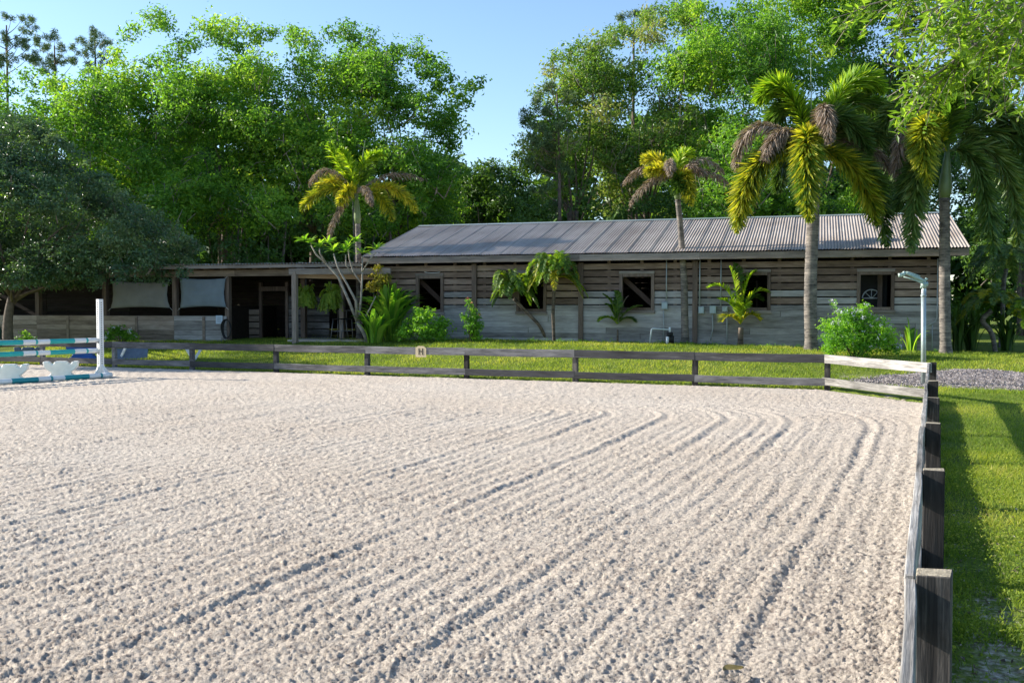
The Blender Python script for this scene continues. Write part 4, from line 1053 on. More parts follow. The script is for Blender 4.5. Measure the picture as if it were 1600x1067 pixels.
for k in range(22):      # the crown goes on beyond the picture's edge and shades the lawn
    ol.append((Vector((-17.6 + random.uniform(-2.2, 2.2), 28.4 + random.uniform(-1.7, 1.7), random.uniform(2.6, 6.0))), random.uniform(.6, 1.0)))
tree('live_oak', 'spreading dark green live oak standing before the shed', b, fk, ol, .105, 3100, 'oak', r0=.2, spr=.10, per=12, asp=.55, upb=.5, twigs=3)
# the oak's low spreading limbs are part of trunk; small tarp heap at its foot
tc_ = gp(2, 538); tr_ = tag(empty('tarp_heap', tc_ + Vector((0, -.45, 0))), 'dark green tarp draped in a heap against the oak trunk', 'tarp')
n = 14; V = []; F = []
for j in range(n):
    for i in range(n):
        a = (i / (n - 1) - .5) * 2; c2 = (j / (n - 1) - .5) * 2; rr_ = min(1, math.hypot(a, c2)); V.append((a * .36, c2 * .32, max(0, .85 * (1 - rr_ ** 2.2)) + .02 * math.sin(7 * a + 5 * c2)))
F = [(j * n + i, j * n + i + 1, (j + 1) * n + i + 1, (j + 1) * n + i) for j in range(n - 1) for i in range(n - 1)]
mb = MB(); mb.add(V, F, 0, True); link('sheet', mb.mesh('sheet', M['tarp']), tr_)

# ------------------------------------------------------------------ PALMS
def frond_mesh(pts, width, nl, mat, plumose=True, droop=.3, wd=.018, rach=.018, dead=False, vbase=.5, taper=True):
    """pts: the arching rachis; many narrow leaflets (all round it when plumose, in two ranks otherwise)"""
    pts = [np.array(p, float) for p in pts]; seg = np.array(pts); m = len(seg)
    t = np.sort(rng.uniform(.10, 1, nl)); x = t * (m - 1); i = np.clip(x.astype(int), 0, m - 2); f = (x - i)[:, None]
    pos = seg[i] * (1 - f) + seg[i + 1] * f
    T = seg[i + 1] - seg[i]; T /= np.linalg.norm(T, axis=1, keepdims=True)
    up = np.array([0, 0, 1.]); S = np.cross(T, up); S /= (np.linalg.norm(S, axis=1, keepdims=True) + 1e-6); U = np.cross(S, T)
    if plumose: ph = rng.uniform(-.3, 1.3, nl) * math.pi
    else: ph = np.where(np.arange(nl) % 2 == 0, .13, .87) * math.pi + rng.normal(0, .07, nl)
    ang = rng.uniform(.6, 1.15, nl)
    d = (S * np.cos(ph)[:, None] + U * np.sin(ph)[:, None]) * np.sin(ang)[:, None] + T * np.cos(ang)[:, None]
    L = width * (np.sin(np.clip(t * 1.02, 0, 1) * math.pi) ** .5 * .85 + .2) * rng.uniform(.8, 1.1, nl) if taper else width * rng.uniform(.8, 1.1, nl)
    L = L[:, None]
    dr = np.array([0, 0, -1.]) * droop
    mid = pos + d * L * .5 + dr * L * .12; tip = pos + d * L * .93 + dr * L * .55
    wv = np.cross(d, rng.normal(size=(nl, 3)) * .5 + U); wv /= (np.linalg.norm(wv, axis=1, keepdims=True) + 1e-6); wv *= wd * rng.uniform(.7, 1.2, nl)[:, None]
    V = np.empty((nl, 6, 3)); V[:, 0] = pos - wv * .5; V[:, 1] = pos + wv * .5; V[:, 2] = mid + wv; V[:, 3] = mid - wv; V[:, 4] = tip + wv * .15; V[:, 5] = tip - wv * .15
    b = np.arange(nl)[:, None] * 6
    F = np.concatenate([b + np.array([0, 1, 2, 3]), b + np.array([3, 2, 4, 5])])
    v = np.clip(vbase + .25 * (.5 - t) + rng.normal(0, .26, nl), 0, 1); v = np.concatenate([v, v])
    V = V.reshape(-1, 3)
    rb = MB(); rb.tube([Vector(p) for p in seg], list(np.linspace(rach, rach * .25, m)), 5, cap=False)
    RV = np.array([tuple(q) for q in rb.V]); RF = np.array(rb.F) + len(V)
    V = np.concatenate([V, RV]); F = np.concatenate([F, RF]); v = np.concatenate([v, np.full(len(RF), .7)])
    return npmesh('frond', V, F, mat, attr=v)
def palm(name, label, base, trunk, crown, fronds, rb, rt, width, nl, D, tm='ptrunk', shaft=None, plumose=True, spear=None, group=None, wd=.018, droop=.3, cat='palm'):
    """trunk: pixel waypoints; crown: pixel of the crown centre; fronds: (ctrl_u, ctrl_v, tip_u, tip_v, toward camera in m, material)"""
    root = tag(empty(name, base), label, cat, group)
    pts = [Vector(base) - Vector((0, 0, .1))] + [P(u, v, D) for u, v in trunk]
    # densify with rings
    dn = []; total = sum((pts[i + 1] - pts[i]).length for i in range(len(pts) - 1))
    for i in range(len(pts) - 1):
        k = max(2, int((pts[i + 1] - pts[i]).length / .06))
        for j in range(k): dn.append(pts[i].lerp(pts[i + 1], j / k))
    dn.append(pts[-1])
    # smooth
    for _ in range(6): dn = [dn[0]] + [(dn[i - 1] + dn[i] * 2 + dn[i + 1]) / 4 for i in range(1, len(dn) - 1)] + [dn[-1]]
    n = len(dn); rad = []
    for i in range(n):
        s = i / (n - 1); r_ = rb + (rt - rb) * s
        if s < .08: r_ *= 1 + .35 * (1 - s / .08)
        rad.append(r_ * (1.0 + (.035 if i % 2 else -.02) + random.uniform(-.01, .01)))
    mb = MB(); mb.tube([p - root.location for p in dn], rad, 12); link('trunk', mb.mesh('trunk', M[tm]), root)
    cc = P(crown[0], crown[1], D)
    if shaft:
        p0 = dn[-1]; mb = MB(); mb.tube([p - root.location for p in bez(p0, p0.lerp(cc, .5), cc, 6)], [rt * 1.0, rt * 1.35, rt * 1.2, rt * .95, rt * .7, rt * .5], 10)
        link('crownshaft', mb.mesh('crownshaft', M['shaft']), root)
    for (cu, cv, tu, tv, dy, mk) in fronds:
        D2 = D - dy; ctrl = P(cu, cv, D - dy * .6); tip = P(tu, tv, D2)
        pl = [p - root.location for p in bez(cc, ctrl, tip, 14)]
        dead = mk == 'palmdead'
        link('frond', frond_mesh(pl, width * (.62 if dead else 1), int(nl * (.75 if dead else 1)), M[mk], plumose=plumose, droop=(.85 if dead else droop), wd=wd * (.6 if dead else 1), vbase=random.uniform(.3, .7)), root)
    if spear:
        mb = MB(); mb.tube([cc - root.location, P(spear[0], spear[1], D) - root.location], [.025, .006], 6); link('spear_leaf', mb.mesh('spear_leaf', M['shaft']), root)
    return root
b = gp(562, 531)
palm('foxtail_palm', 'slim palm with yellow fronds at the end of the barn roof', b, [(561, 440), (559, 350)], (557, 302), [
    (535, 268, 512, 223, -.3, 'palmlime'), (548, 250, 530, 232, .3, 'palmlime'), (562, 235, 603, 243, 0, 'palmlime'), (575, 262, 590, 240, -.5, 'palm'),
    (505, 235, 483, 292, .2, 'palmdead'), (500, 278, 471, 330, .3, 'palmyel'), (520, 262, 492, 300, -.3, 'palmyel'), (610, 255, 662, 282, 0, 'palmdead'), (622, 272, 650, 332, .3, 'palmyel'),
    (600, 290, 612, 345, .6, 'palmyel'), (528, 315, 513, 374, .4, 'palmdead'), (573, 278, 581, 322, 1.2, 'palmdead'), (545, 285, 530, 320, .8, 'palmyel')], .105, .085, .38, 400, b.y, shaft=True, spear=(571, 218), wd=.021)
b = gp(1071, 538)
palm('foxtail_palm', 'slim palm with mostly grey dead fronds in front of the barn', b, [(1069, 440), (1063, 350), (1059, 312)], (1056, 282), [
    (1005, 240, 974, 290, 0, 'palmdead'), (1018, 262, 984, 322, .5, 'palmdead'), (1030, 238, 1003, 250, -.4, 'palmyel'), (1035, 255, 1010, 270, .3, 'palmyel'), (1043, 226, 1047, 275, 1.0, 'palmdead'),
    (1055, 236, 1083, 240, -.3, 'palmlime'), (1095, 222, 1131, 272, 0, 'palmdead'), (1105, 248, 1142, 295, .2, 'palmdead'), (1075, 255, 1079, 320, .6, 'palmyel'), (1080, 240, 1105, 280, .4, 'palmdead'), (1060, 270, 1062, 300, .5, 'palm')],
    .115, .075, .38, 400, b.y, shaft=True, wd=.022)
b = gp(1268, 547)
palm('foxtail_palm', 'largest palm with a thick grey trunk and double upright plumes', b, [(1266, 478), (1267, 420), (1271, 330), (1270, 300)], (1268, 235), [
    (1225, 85, 1186, 160, -.3, 'palmlime'), (1240, 110, 1200, 210, -.6, 'palm'), (1330, 75, 1378, 145, -.3, 'palmlime'), (1320, 110, 1400, 190, -.8, 'palm'), (1300, 130, 1360, 240, .3, 'palmdark'),
    (1160, 145, 1150, 268, 0, 'palmdead'), (1215, 170, 1194, 252, .5, 'palmdead'), (1290, 110, 1296, 224, 1.1, 'palmdead'), (1165, 215, 1152, 362, .3, 'palmyel'), (1185, 200, 1158, 340, .2, 'palmdark'),
    (1254, 160, 1264, 345, 1.3, 'palmyel'), (1262, 180, 1258, 330, 1.2, 'palm'), (1375, 225, 1384, 385, .4, 'palmdark'), (1350, 235, 1368, 350, .7, 'palmyel'), (1370, 150, 1412, 285, -.3, 'palmdark'), (1345, 195, 1395, 270, 0, 'palmdead'), (1230, 180, 1215, 300, -.6, 'palmdark')],
    .165, .15, .60, 950, b.y, shaft=True, spear=(1267, 82), wd=.025)
b = gp(1478, 553)
palm('foxtail_palm', 'grey trunked palm at the barn corner with a green crownshaft', b, [(1476, 470), (1476, 310)], (1480, 238), [
    (1425, 130, 1452, 292, 1.1, 'palmyel'), (1440, 150, 1440, 260, .9, 'palmyel'), (1470, 130, 1462, 118, 0, 'palmlime'), (1530, 60, 1568, 165, 0, 'palm'), (1500, 90, 1520, 70, -.4, 'palmlime'), (1565, 110, 1618, 240, .2, 'palmdark'), (1590, 150, 1640, 300, 0, 'palmdark'),
    (1585, 190, 1592, 385, .3, 'palmdark'), (1540, 210, 1552, 400, .8, 'palmdark'), (1395, 150, 1402, 290, 0, 'palmdead'), (1425, 200, 1425, 395, .5, 'palmdark'), (1420, 100, 1375, 215, -.3, 'palmdark'), (1440, 210, 1400, 330, .2, 'palmdark'), (1565, 180, 1600, 350, -.5, 'palmdark'), (1480, 170, 1500, 160, .6, 'palm')],
    .14, .125, .56, 850, b.y, shaft=True, wd=.025)
b = gp(1157, 541)
palm('young_palm', 'young bright green palm with a scaly stub trunk by the wall boxes', b, [(1157, 522), (1158, 512)], (1157, 506), [
    (1140, 430, 1106, 450, .1, 'palmlime'), (1150, 440, 1140, 417, 0, 'palmlime'), (1155, 430, 1148, 412, -.3, 'palm'), (1162, 430, 1182, 424, 0, 'palmlime'), (1170, 440, 1203, 458, .2, 'palmlime'), (1150, 470, 1124, 468, .2, 'palmlime'), (1140, 485, 1128, 502, .3, 'palmyel'),
    (1172, 480, 1186, 500, .2, 'palmyel'), (1168, 450, 1190, 470, -.3, 'palm'), (1158, 470, 1165, 480, .4, 'palmlime')], .085, .07, .32, 110, b.y, tm='ptrunk_dark', plumose=False, wd=.020, droop=.25)
b = gp(965, 536)
palm('young_palm', 'small palm with a thin pale stem under the third window', b, [(965, 515)], (965, 506), [
    (960, 470, 942, 460, 0, 'palm'), (966, 465, 962, 456, .1, 'palm'), (972, 470, 982, 462, 0, 'palmdead'), (978, 480, 1003, 478, .1, 'palmdark'), (950, 488, 936, 502, .2, 'palmlime'), (980, 490, 992, 503, .2, 'palmdark'), (958, 480, 948, 476, -.2, 'palm')], .03, .025, .24, 150, b.y, tm='ptrunk_dark', plumose=False, wd=.018)
def fan_fronds(cu, cv, r, n, mats, up=.6, dr=.55):
    out = []
    for k in range(n):
        a = 2 * math.pi * (k + random.random() * .6) / n; el = random.uniform(-.15, 1.25); rr_ = r * random.uniform(.8, 1.12)
        cx = math.cos(a); cy = math.sin(a)
        out.append((cu + cx * rr_ * .55, cv - r * up * (.4 + el * .8), cu + cx * rr_ * (1 - .25 * el), cv + r * dr * (.9 - 1.3 * el), cy * r * .016, random.choice(mats)))
    return out
b = gp(858, 533)
palm('pygmy_date_palm', 'leaning dark stemmed palm whose soft crown droops over the second window', b, [(843, 508), (815, 480), (803, 466)], (801, 458), fan_fronds(801, 456, 46, 34, up=.95, mats= ['palm', 'palm', 'palmdark', 'palmlime']), .042, .055, .19, 130, b.y - .2, tm='ptrunk_dark', plumose=False, wd=.012, droop=.35, group='pygmy date palms')
b = gp(866, 534)
palm('pygmy_date_palm', 'upright dark stemmed palm with a full bright crown at the eave', b, [(864, 490), (866, 446)], (866, 436), fan_fronds(866, 436, 52, 38, up=1.0, mats= ['palm', 'palmlime', 'palm', 'palmyel']), .045, .05, .21, 140, b.y - .1, tm='ptrunk_dark', plumose=False, wd=.012, droop=.35, group='pygmy date palms')
b = gp(1556, 549)
palm('date_palm', 'date palm with a kinked bare trunk in shade beyond the barn', b, [(1551, 522), (1540, 507), (1531, 503), (1538, 494), (1549, 486)], (1552, 474), fan_fronds(1552, 474, 58, 24, ['palmdark', 'palmdark', 'palm', 'palmyel']), .06, .07, .20, 170, b.y, tm='ptrunk', plumose=False, wd=.012, droop=.5, group='date palms beyond the barn')
b = gp(1563, 543)
palm('date_palm', 'taller straight date palm behind the kinked trunk', b, [(1566, 500), (1568, 440), (1572, 420)], (1572, 405), fan_fronds(1572, 405, 75, 26, ['palmdark', 'palmdark', 'palm']), .07, .07, .26, 190, b.y + 1.2, tm='ptrunk', plumose=False, wd=.014, droop=.5, group='date palms beyond the barn')
b = gp(1622, 552)
palm('date_palm', 'lime tipped palm cut off by the picture edge beyond the barn', b, [(1618, 505)], (1616, 492), fan_fronds(1616, 490, 44, 18, ['palmlime', 'palmdark', 'palm']), .07, .07, .2, 150, b.y, tm='ptrunk', plumose=False, wd=.014, group='date palms beyond the barn')

# strap leaved plants
def strap(base, ctrl, tip, w_, mat, v=.5):
    n = 9; ps = bez(base, ctrl, tip, n); side = (ps[-1] - ps[0]).cross(Vector((0, 0, 1)))
    if side.length < .01: side = Vector((1, 0, 0))
    side.normalize(); a = random.uniform(-.8, .8); side = (side * math.cos(a) + Vector((0, -1, 0)) * math.sin(a)).normalized()
    V = []
    for i, p in enumerate(ps):
        s = i / (n - 1); ww = w_ * (math.sin(math.pi * min(1, .18 + s * .82)) ** .7) + .002
        nn_ = side.cross(ps[min(i + 1, n - 1)] - ps[max(0, i - 1)]).normalized() * ww * .3
        V += [p - side * ww + nn_, p, p + side * ww + nn_]
    F = []
    for i in range(n - 1):
        for k in range(2): F.append((i * 3 + k, i * 3 + k + 1, (i + 1) * 3 + k + 1, (i + 1) * 3 + k))
    return npmesh('leaf', np.array([tuple(q) for q in V]), np.array(F), M[mat], attr=np.full(len(F), v), smooth=True)
def strap_plant(name, label, base, n, hgt, spread, w_, mat, cat, group=None, lean=(0, 0)):
    root = tag(empty(name, base), label, cat, group)
    for k in range(n):
        a = random.uniform(0, 2 * math.pi); sp_k = spread * random.random() ** .6; h = hgt * random.uniform(.6, 1.0) * (1 - .35 * sp_k / spread)
        b0 = Vector((math.cos(a) * spread * .22 * random.random(), math.sin(a) * spread * .15, 0))
        tip = Vector((math.cos(a) * sp_k + lean[0], math.sin(a) * sp_k * .7 + lean[1], h)); ctrl = b0 + Vector((math.cos(a) * sp_k * .15, math.sin(a) * sp_k * .1, h * 1.0))
        link('leaf', strap(b0, ctrl, tip, w_ * random.uniform(.7, 1.2), mat, random.random()), root)
    return root
b = gp(612, 533)
strap_plant('crinum_lily', 'big clump of upright strap leaves beside the first window', b + Vector((0, -.1, 0)), 130, 2.1, 1.15, .095, 'strap', 'plant')
b = gp(596, 536)
strap_plant('crinum_lily', 'lower arching strap leaves round the plumeria trunk', b + Vector((-.2, -.1, 0)), 44, 1.25, .9, .08, 'strap', 'plant')
b = gp(1424, 550)
strap_plant('cordyline', 'small bright plant of few broad leaves by the sprinkler pole', b, 9, 1.0, .75, .07, 'strap', 'plant')
for k, (u, lab) in enumerate([(1510, 'dark strap leaved clump nearest the barn corner'), (1530, 'dark strap leaved clump under the kinked palm'), (1585, 'dark strap leaved clump at the picture edge')]):
    b = gp(u, 549); strap_plant('strap_leaved_plant', lab, b + Vector((0, .4, 0)), 30, 1.35, .8, .05, 'ficus_dark', 'plant', 'dark strap leaved clumps beyond the barn')

# plumeria: bare forking limbs with rosettes of long leaves
b = gp(576, 536); Dm = b.y
plum = tag(empty('plumeria_tree', b), 'plumeria with bare forking pale limbs and leaf tufts before the porch', 'tree')
tips = []
def limb(pts, r0, r1):
    mb_.tube([P(u, v, Dm + dy) - b for u, v, dy in pts], list(np.linspace(r0 * .78, r1 * .75, len(pts))), 7)
mb_ = MB()
limb([(577, 538, 0), (566, 515, 0), (558, 503, 0)], .09, .075)
limb([(559, 505, 0), (545, 470, .1), (528, 432, .2), (508, 410, .3), (494, 398, .3), (486, 383, .3)], .06, .03)
limb([(510, 412, .3), (500, 396, .1), (499, 388, .1)], .035, .028)
limb([(558, 503, 0), (556, 470, -.2), (540, 440, -.2), (528, 418, -.2), (521, 396, -.2)], .055, .028)
limb([(560, 505, 0), (564, 470, .1), (566, 430, .1), (566, 400, .1)], .045, .028)
limb([(566, 445, .1), (552, 425, .3), (546, 405, .3), (544, 388, .3)], .035, .026)
limb([(553, 430, .3), (541, 415, .2), (540, 398, .1)], .03, .025)
limb([(566, 505, 0), (578, 482, -.1), (587, 463, -.1)], .035, .02)
limb([(566, 425, .1), (578, 405, 0), (588, 394, 0)], .032, .026)
link('trunk', mb_.mesh('trunk', M['palebark']), plum)
for (u, v, dy) in [(484, 380, .3), (499, 386, .1), (521, 392, -.2), (544, 384, .3), (540, 394, .1), (566, 396, .1), (588, 390, 0), (512, 380, .2), (555, 378, .2), (475, 376, .1)]:
    c = P(u, v, Dm + dy) - b; ro = link('leaf_tuft', None, plum); ro.location = c
    Cc = []; 
    Vv = []; Ff = []; 
    for k in range(16):
        a = 2 * math.pi * k / 16 + random.random(); el = random.uniform(-.25, .9); d = Vector((math.cos(a) * math.cos(el), math.sin(a) * math.cos(el), math.sin(el)))
        me = strap(Vector((0, 0, 0)), d * .16 + Vector((0, 0, .06)), d * .33, .032, 'strap', random.uniform(.2, .9)); link('leaf', me, ro)
for (u, v) in [(520, 480), (545, 487), (560, 478)]: pass

# hanging ferns
def hang_fern(u, v, D, r, label):
    c = P(u, v, D); root = tag(empty('hanging_fern', c), label, 'hanging fern', 'hanging ferns under the porch beam')
    mb = MB(); mb.tube([(0, 0, -.12), (0, 0, .0)], [.09, .13], 12); link('basket', mb.mesh('basket', M['black']), root)
    mb = MB()
    for a in (0, 2.1, 4.2): mb.tube([(math.cos(a) * .12, math.sin(a) * .12, 0), (0, 0, .34)], .004, 4)
    mb.tube([(0, 0, .34), (0, 0, .5)], .005, 4); link('hanger', mb.mesh('hanger', M['steel']), root)
    link('foliage', crown_mesh('foliage', (0, 0, 0), [((0, 0, .02), r * .55), ((0, 0, -.12), r * .45)], 5200, .07, M['fern'], asp=.3, spr=.04, per=6), root)
    for k in range(85):
        a = random.uniform(0, 2 * math.pi); e = random.uniform(-.3, 1.15); d = Vector((math.cos(a), math.sin(a), 0))
        tip = d * r * random.uniform(.6, 1.0) * math.cos(e * .7) + Vector((0, 0, r * (-.95 + 1.55 * max(e, 0) ** 1.2 + random.uniform(-.2, .2)))); ctrl = d * r * .55 + Vector((0, 0, r * (.55 + .5 * e)))
        link('frond', frond_mesh([p for p in bez((0, 0, 0), ctrl, tip, 8)], .07, 80, M['fern'], plumose=False, wd=.011, rach=.004, vbase=random.uniform(.2, .8), taper=False), root)
hang_fern(478, 462, pc.y + .3, .36, 'round hanging fern right beside the porch corner post')
hang_fern(518, 464, pc.y + .2, .43, 'wider hanging fern between the porch posts near the plumeria')

# shrubs
def shrub(name, label, lobes, leaf, dens, mat, cat='shrub', flowers=None, stems=8, fl=None, **kw):
    us = [l[0] for l in lobes]; vb = max(l[1] + l[2] for l in lobes); b = gp(sum(us) / len(us), max(vb, 533.5))
    L_ = []
    for u, v, r in lobes: L_.append((P(u, v, b.y + random.uniform(-.25, .25)), r * b.y / FPX))
    dens *= 2.6; leaf *= 1.15
    root = tag(empty(name, b), label, cat)
    mb = MB()
    for c, r in L_[:stems]: mb.tube([Vector((random.uniform(-.08, .08), 0, 0)), (c - b) * .5 + Vector((0, 0, .05)), c - b], [.016, .012, .006], 5)
    link('stems', mb.mesh('stems', M['bark']), root)
    link('foliage', crown_mesh('foliage', b, L_, dens, leaf, M[mat], spr=.05, per=7, **kw), root)
    if flowers:
        pts = []
        for _ in range(flowers):
            c, r = random.choice(L_); d = rdirs(1)[0]; d[1] = -abs(d[1]); d[2] = abs(d[2]) * .8; pts.append(np.array(c - b) + d * r * 1.02)
        pts = np.repeat(np.array(pts), 6, 0) + rng.normal(0, .022, (flowers * 6, 3)); n = len(pts)
        for q in range(flowers):
            pc_ = pts[q * 6:q * 6 + 6]; c0 = pc_.mean(0)
            link('flower', scatter_leaf_mesh('flower', pc_ - c0, rng.normal(size=(6, 3)) + np.array([0, -1, .5]), np.full(6, .04), np.full(6, .035), M[fl or 'flower'], rng.random(6)), root, Vector(c0))
    return root
shrub('plumbago_bush', 'wide bright bush with small pale flowers beside the big palm', [(1308, 528, 22), (1335, 530, 26), (1362, 530, 26), (1388, 532, 20), (1298, 510, 16), (1320, 508, 20), (1345, 505, 22), (1372, 512, 18), (1330, 492, 12), (1350, 488, 10), (1348, 478, 5), (1310, 488, 5), (1305, 478, 4), (1300, 472, 3), (1318, 494, 6), (1356, 478, 4), (1395, 545, 12), (1300, 545, 14), (1345, 545, 14)], .055, 3600, 'shrub', flowers=60, asp=.55)
shrub('round_bush', 'low round glossy bush between the strap leaves and the second window', [(640, 515, 16), (660, 512, 20), (682, 515, 18), (652, 498, 14), (668, 492, 13), (655, 486, 7), (690, 505, 12), (630, 522, 10), (665, 525, 10), (690, 525, 10)], .06, 3300, 'shrub', asp=.6)
shrub('hibiscus_bush', 'narrow upright bush with a pink flower against the barn wall', [(740, 518, 13), (738, 505, 12), (742, 494, 9), (735, 485, 7), (734, 476, 5), (732, 469, 3.5), (725, 497, 6), (748, 510, 8), (742, 526, 9)], .06, 3000, 'shrub', asp=.6, flowers=3, fl='pinkflower')
shrub('flowering_bush', 'bush with white flower clusters at the low shed wall', [(175, 522, 10), (188, 519, 11), (202, 522, 9), (210, 526, 6), (180, 514, 7), (195, 528, 8), (170, 528, 6)], .06, 3300, 'shrub', flowers=22, asp=.6)
shrub('weedy_bush', 'small thin green bush between oak trunk and jump pole', [(30, 532, 7), (40, 527, 8), (50, 531, 6), (38, 520, 4), (58, 534, 5)], .06, 2400, 'shrub', flowers=4)
shrub('croton', 'tall croton with yellow leaves rising behind the strap leaves', [(583, 428, 9), (592, 440, 13), (582, 448, 11), (600, 435, 10), (590, 420, 7), (605, 448, 9), (590, 470, 14), (592, 500, 14)], .085, 2000, 'croton', asp=.4)
shrub('variegated_bush', 'low cream speckled bush at the foot of the strap leaves', [(583, 515, 9), (592, 523, 9), (580, 526, 7), (598, 513, 7)], .05, 2600, 'croton', asp=.5)
# weeds along the barn foot
lobes = []
for k in range(70):
    u = random.uniform(600, 1480); s = wall_s(u, -.15); p = B0 + D1 * s + NB * -.15; lobes.append((Vector((p[0], p[1], gz(*p) + .02)), (.16, .08, .06)))
C, Nn, v = crown_arrays(lobes, 5200, .04, spr=.03, per=6)
tag(link('wall_weeds', scatter_leaf_mesh('wall_weeds', C, Nn, rng.uniform(.03, .06, len(C)), rng.uniform(.015, .03, len(C)), M['shrub'], v)), 'low weeds growing along the foot of the barn wall', 'weeds', kind='stuff')

# near oak, its trunk outside the picture, low branches hanging in at the top
tb = Vector((6.9, 8.6, gz(6.9, 8.6)))
near = tag(empty('overhanging_oak', tb), 'near oak whose bright leafy twigs hang in over the palms', 'tree')
mb = MB(); fk = Vector((6.8, 8.6, 3.0))
mb.tube([Vector((0, 0, -.2)), Vector((.05, 0, 1.5)), fk - tb], [.26, .21, .18], 12)
tw = []; 
main = [((1640, -60), (1560, 10), (1480, 60), 7.6), ((1650, -40), (1560, 60), (1500, 130), 7.9), ((1660, 0), (1620, 40), (1560, 90), 8.2), ((1620, -90), (1480, -20), (1330, 15), 7.8), ((1620, -80), (1500, 10), (1400, 45), 8.1),
        ((1700, -60), (1640, 60), (1600, 130), 7.7), ((1560, 10), (1500, 90), (1430, 180), 8.0), ((1600, -60), (1540, -10), (1440, 20), 7.3), ((1660, -60), (1600, 0), (1590, 70), 7.2), ((1560, 20), (1510, 50), (1460, 95), 8.4), ((1520, 70), (1480, 110), (1418, 142), 8.0),
        ((1700, 20), (1650, 80), (1620, 160), 8.0), ((1620, -60), (1560, -30), (1500, -10), 8.3), ((1660, -20), (1590, 30), (1540, 50), 7.5), ((1660, 30), (1600, 60), (1560, 120), 8.1), ((1500, -60), (1450, -30), (1390, 0), 8.0)]
LC, LT, LN = [], [], []
def leafy(pts, dens=26):
    for i in range(len(pts) - 1):
        a, b_ = pts[i], pts[i + 1]; ln = (b_ - a).length; T = (b_ - a).normalized()
        for k in range(int(ln * dens) + 1):
            p = a.lerp(b_, random.random()); d = Vector(rdirs(1)[0]); d = (d - T * d.dot(T)).normalized() * .8 + T * .6; d.normalize()
            L_ = random.uniform(.07, .125); LC.append(p + d * L_ * .5 - tb); LT.append(d); LN.append(L_)
for a, c, e, D in main:
    st = P(a[0], a[1], D); cp = P(c[0], c[1], D); en = P(e[0], e[1], D); ps = bez(st, cp, en, 12)
    jo = fk.lerp(st, .5) + Vector((0, 0, .4)); mb.tube([p - tb for p in bez(fk, jo, st, 5)], [.08, .06, .045, .03, .018], 7)
    mb.tube([p - tb for p in ps], list(np.linspace(.016, .004, 12)), 6)
    for k in range(10):
        i = random.randrange(1, 11); p = ps[i]; d = Vector(rdirs(1)[0]); T = (ps[i + 1] - ps[i]).normalized(); d = (d * .8 + T * .8 + Vector((0, 0, -.15))).normalized(); ln = random.uniform(.18, .5)
        q = [p, p + d * ln * .5 + Vector((0, 0, random.uniform(-.02, .04))), p + d * ln + Vector((0, 0, -.04))]
        mb.tube([x - tb for x in q], [.005, .004, .002], 4); leafy(q, 42)
        if random.random() < .6:
            d2 = (d + Vector(rdirs(1)[0]) * .7).normalized(); q2 = [q[1], q[1] + d2 * .2]; mb.tube([x - tb for x in q2], [.003, .002], 4); leafy(q2, 50)
    leafy(ps[6:], 26)
link('trunk', mb.mesh('trunk', M['twig']), near)
n = len(LC); C = np.array([tuple(x) for x in LC]); T = np.array([tuple(x) for x in LT]); L_ = np.array(LN)
nn_ = rng.normal(size=(n, 3)) * .6 + np.array([0, 0, .8])
link('crown', scatter_leaf_mesh('crown', C, nn_, L_, L_ * .30, M['oaknear'], rng.random(n), up=T), near)
ol = [(Vector((6.9 + random.uniform(-.5, 2.2), 8.6 + random.uniform(-2, 2), random.uniform(4.4, 6.5))), random.uniform(.6, 1.1)) for k in range(14)]
link('upper_crown', crown_mesh('upper_crown', tb, ol, 900, .08, M['oaknear'], asp=.35, spr=.1), near)

# ------------------------------------------------------------------ JUMP
pr = Vector((-9.2, 22.15, 0)); jd = Vector((-.565, -.825, 0)).normalized(); jn = Vector((-jd.y, jd.x, 0))
st = tag(empty('jump_standard', pr, math.atan2(jd.y, jd.x)), 'tall white jump standard with a row of pin holes', 'jump standard')
mb = MB(); mb.box((0, 0, .90), (.055, .055, .85)); bevel_obj(link('upright', mb.mesh('upright', M['white']), st), .005)
mb = MB()
for k in range(30): mb.box((.0, -.0565 * 1, .22 + k * .05), (.010, .0025, .012))
for k in range(30): mb.box((-.0, .0565 * 1, .22 + k * .05), (.010, .0025, .012))
for k in range(30): mb.box((.0565, 0, .22 + k * .05), (.0025, .010, .012))
link('pin_holes', mb.mesh('pin_holes', M['hole']), st)
for a in (0, 90, 180, 270):
    mb = MB(); V = [(.05, -.02, .04), (.05, .02, .04), (.24 if a != 0 else .15, .02, .0), (.24 if a != 0 else .15, -.02, .0), (.05, -.02, .30), (.05, .02, .30), (.24 if a != 0 else .15, .02, .06), (.24 if a != 0 else .15, -.02, .06)]
    V = [(x, y, max(z, 0) if z > .03 else 0) for x, y, z in V]
    mb.add(V, [(0, 3, 2, 1), (4, 5, 6, 7), (0, 1, 5, 4), (2, 3, 7, 6), (1, 2, 6, 5), (3, 0, 4, 7)])
    bevel_obj(link('foot', mb.mesh('foot', M['white']), st, (0, 0, 0), (0, 0, R(a))), .005)
for zc in (.835, .60):
    mb = MB()
    arc = [(.09 + .055 * math.cos(a), 0, zc + .055 * math.sin(a) - .0) for a in np.linspace(math.pi, 2 * math.pi, 7)]
    V = []
    for x, y, z in arc: V += [(x, -.03, z), (x, .03, z)]
    mb.add(V, [(2 * i, 2 * i + 1, 2 * i + 3, 2 * i + 2) for i in range(6)]); o = link('pole_cup', mb.mesh('pole_cup', M['steel']), st); sm = o.modifiers.new('thick', 'SOLIDIFY'); sm.thickness = .006
bands = [(.24, 0), (.05, 1), (.27, 0), (.57, 1), (.27, 0), (.05, 1), (.27, 0), (.57, 1), (.27, 0), (.05, 1), (.27, 0), (.57, 1), (.24, 0)]
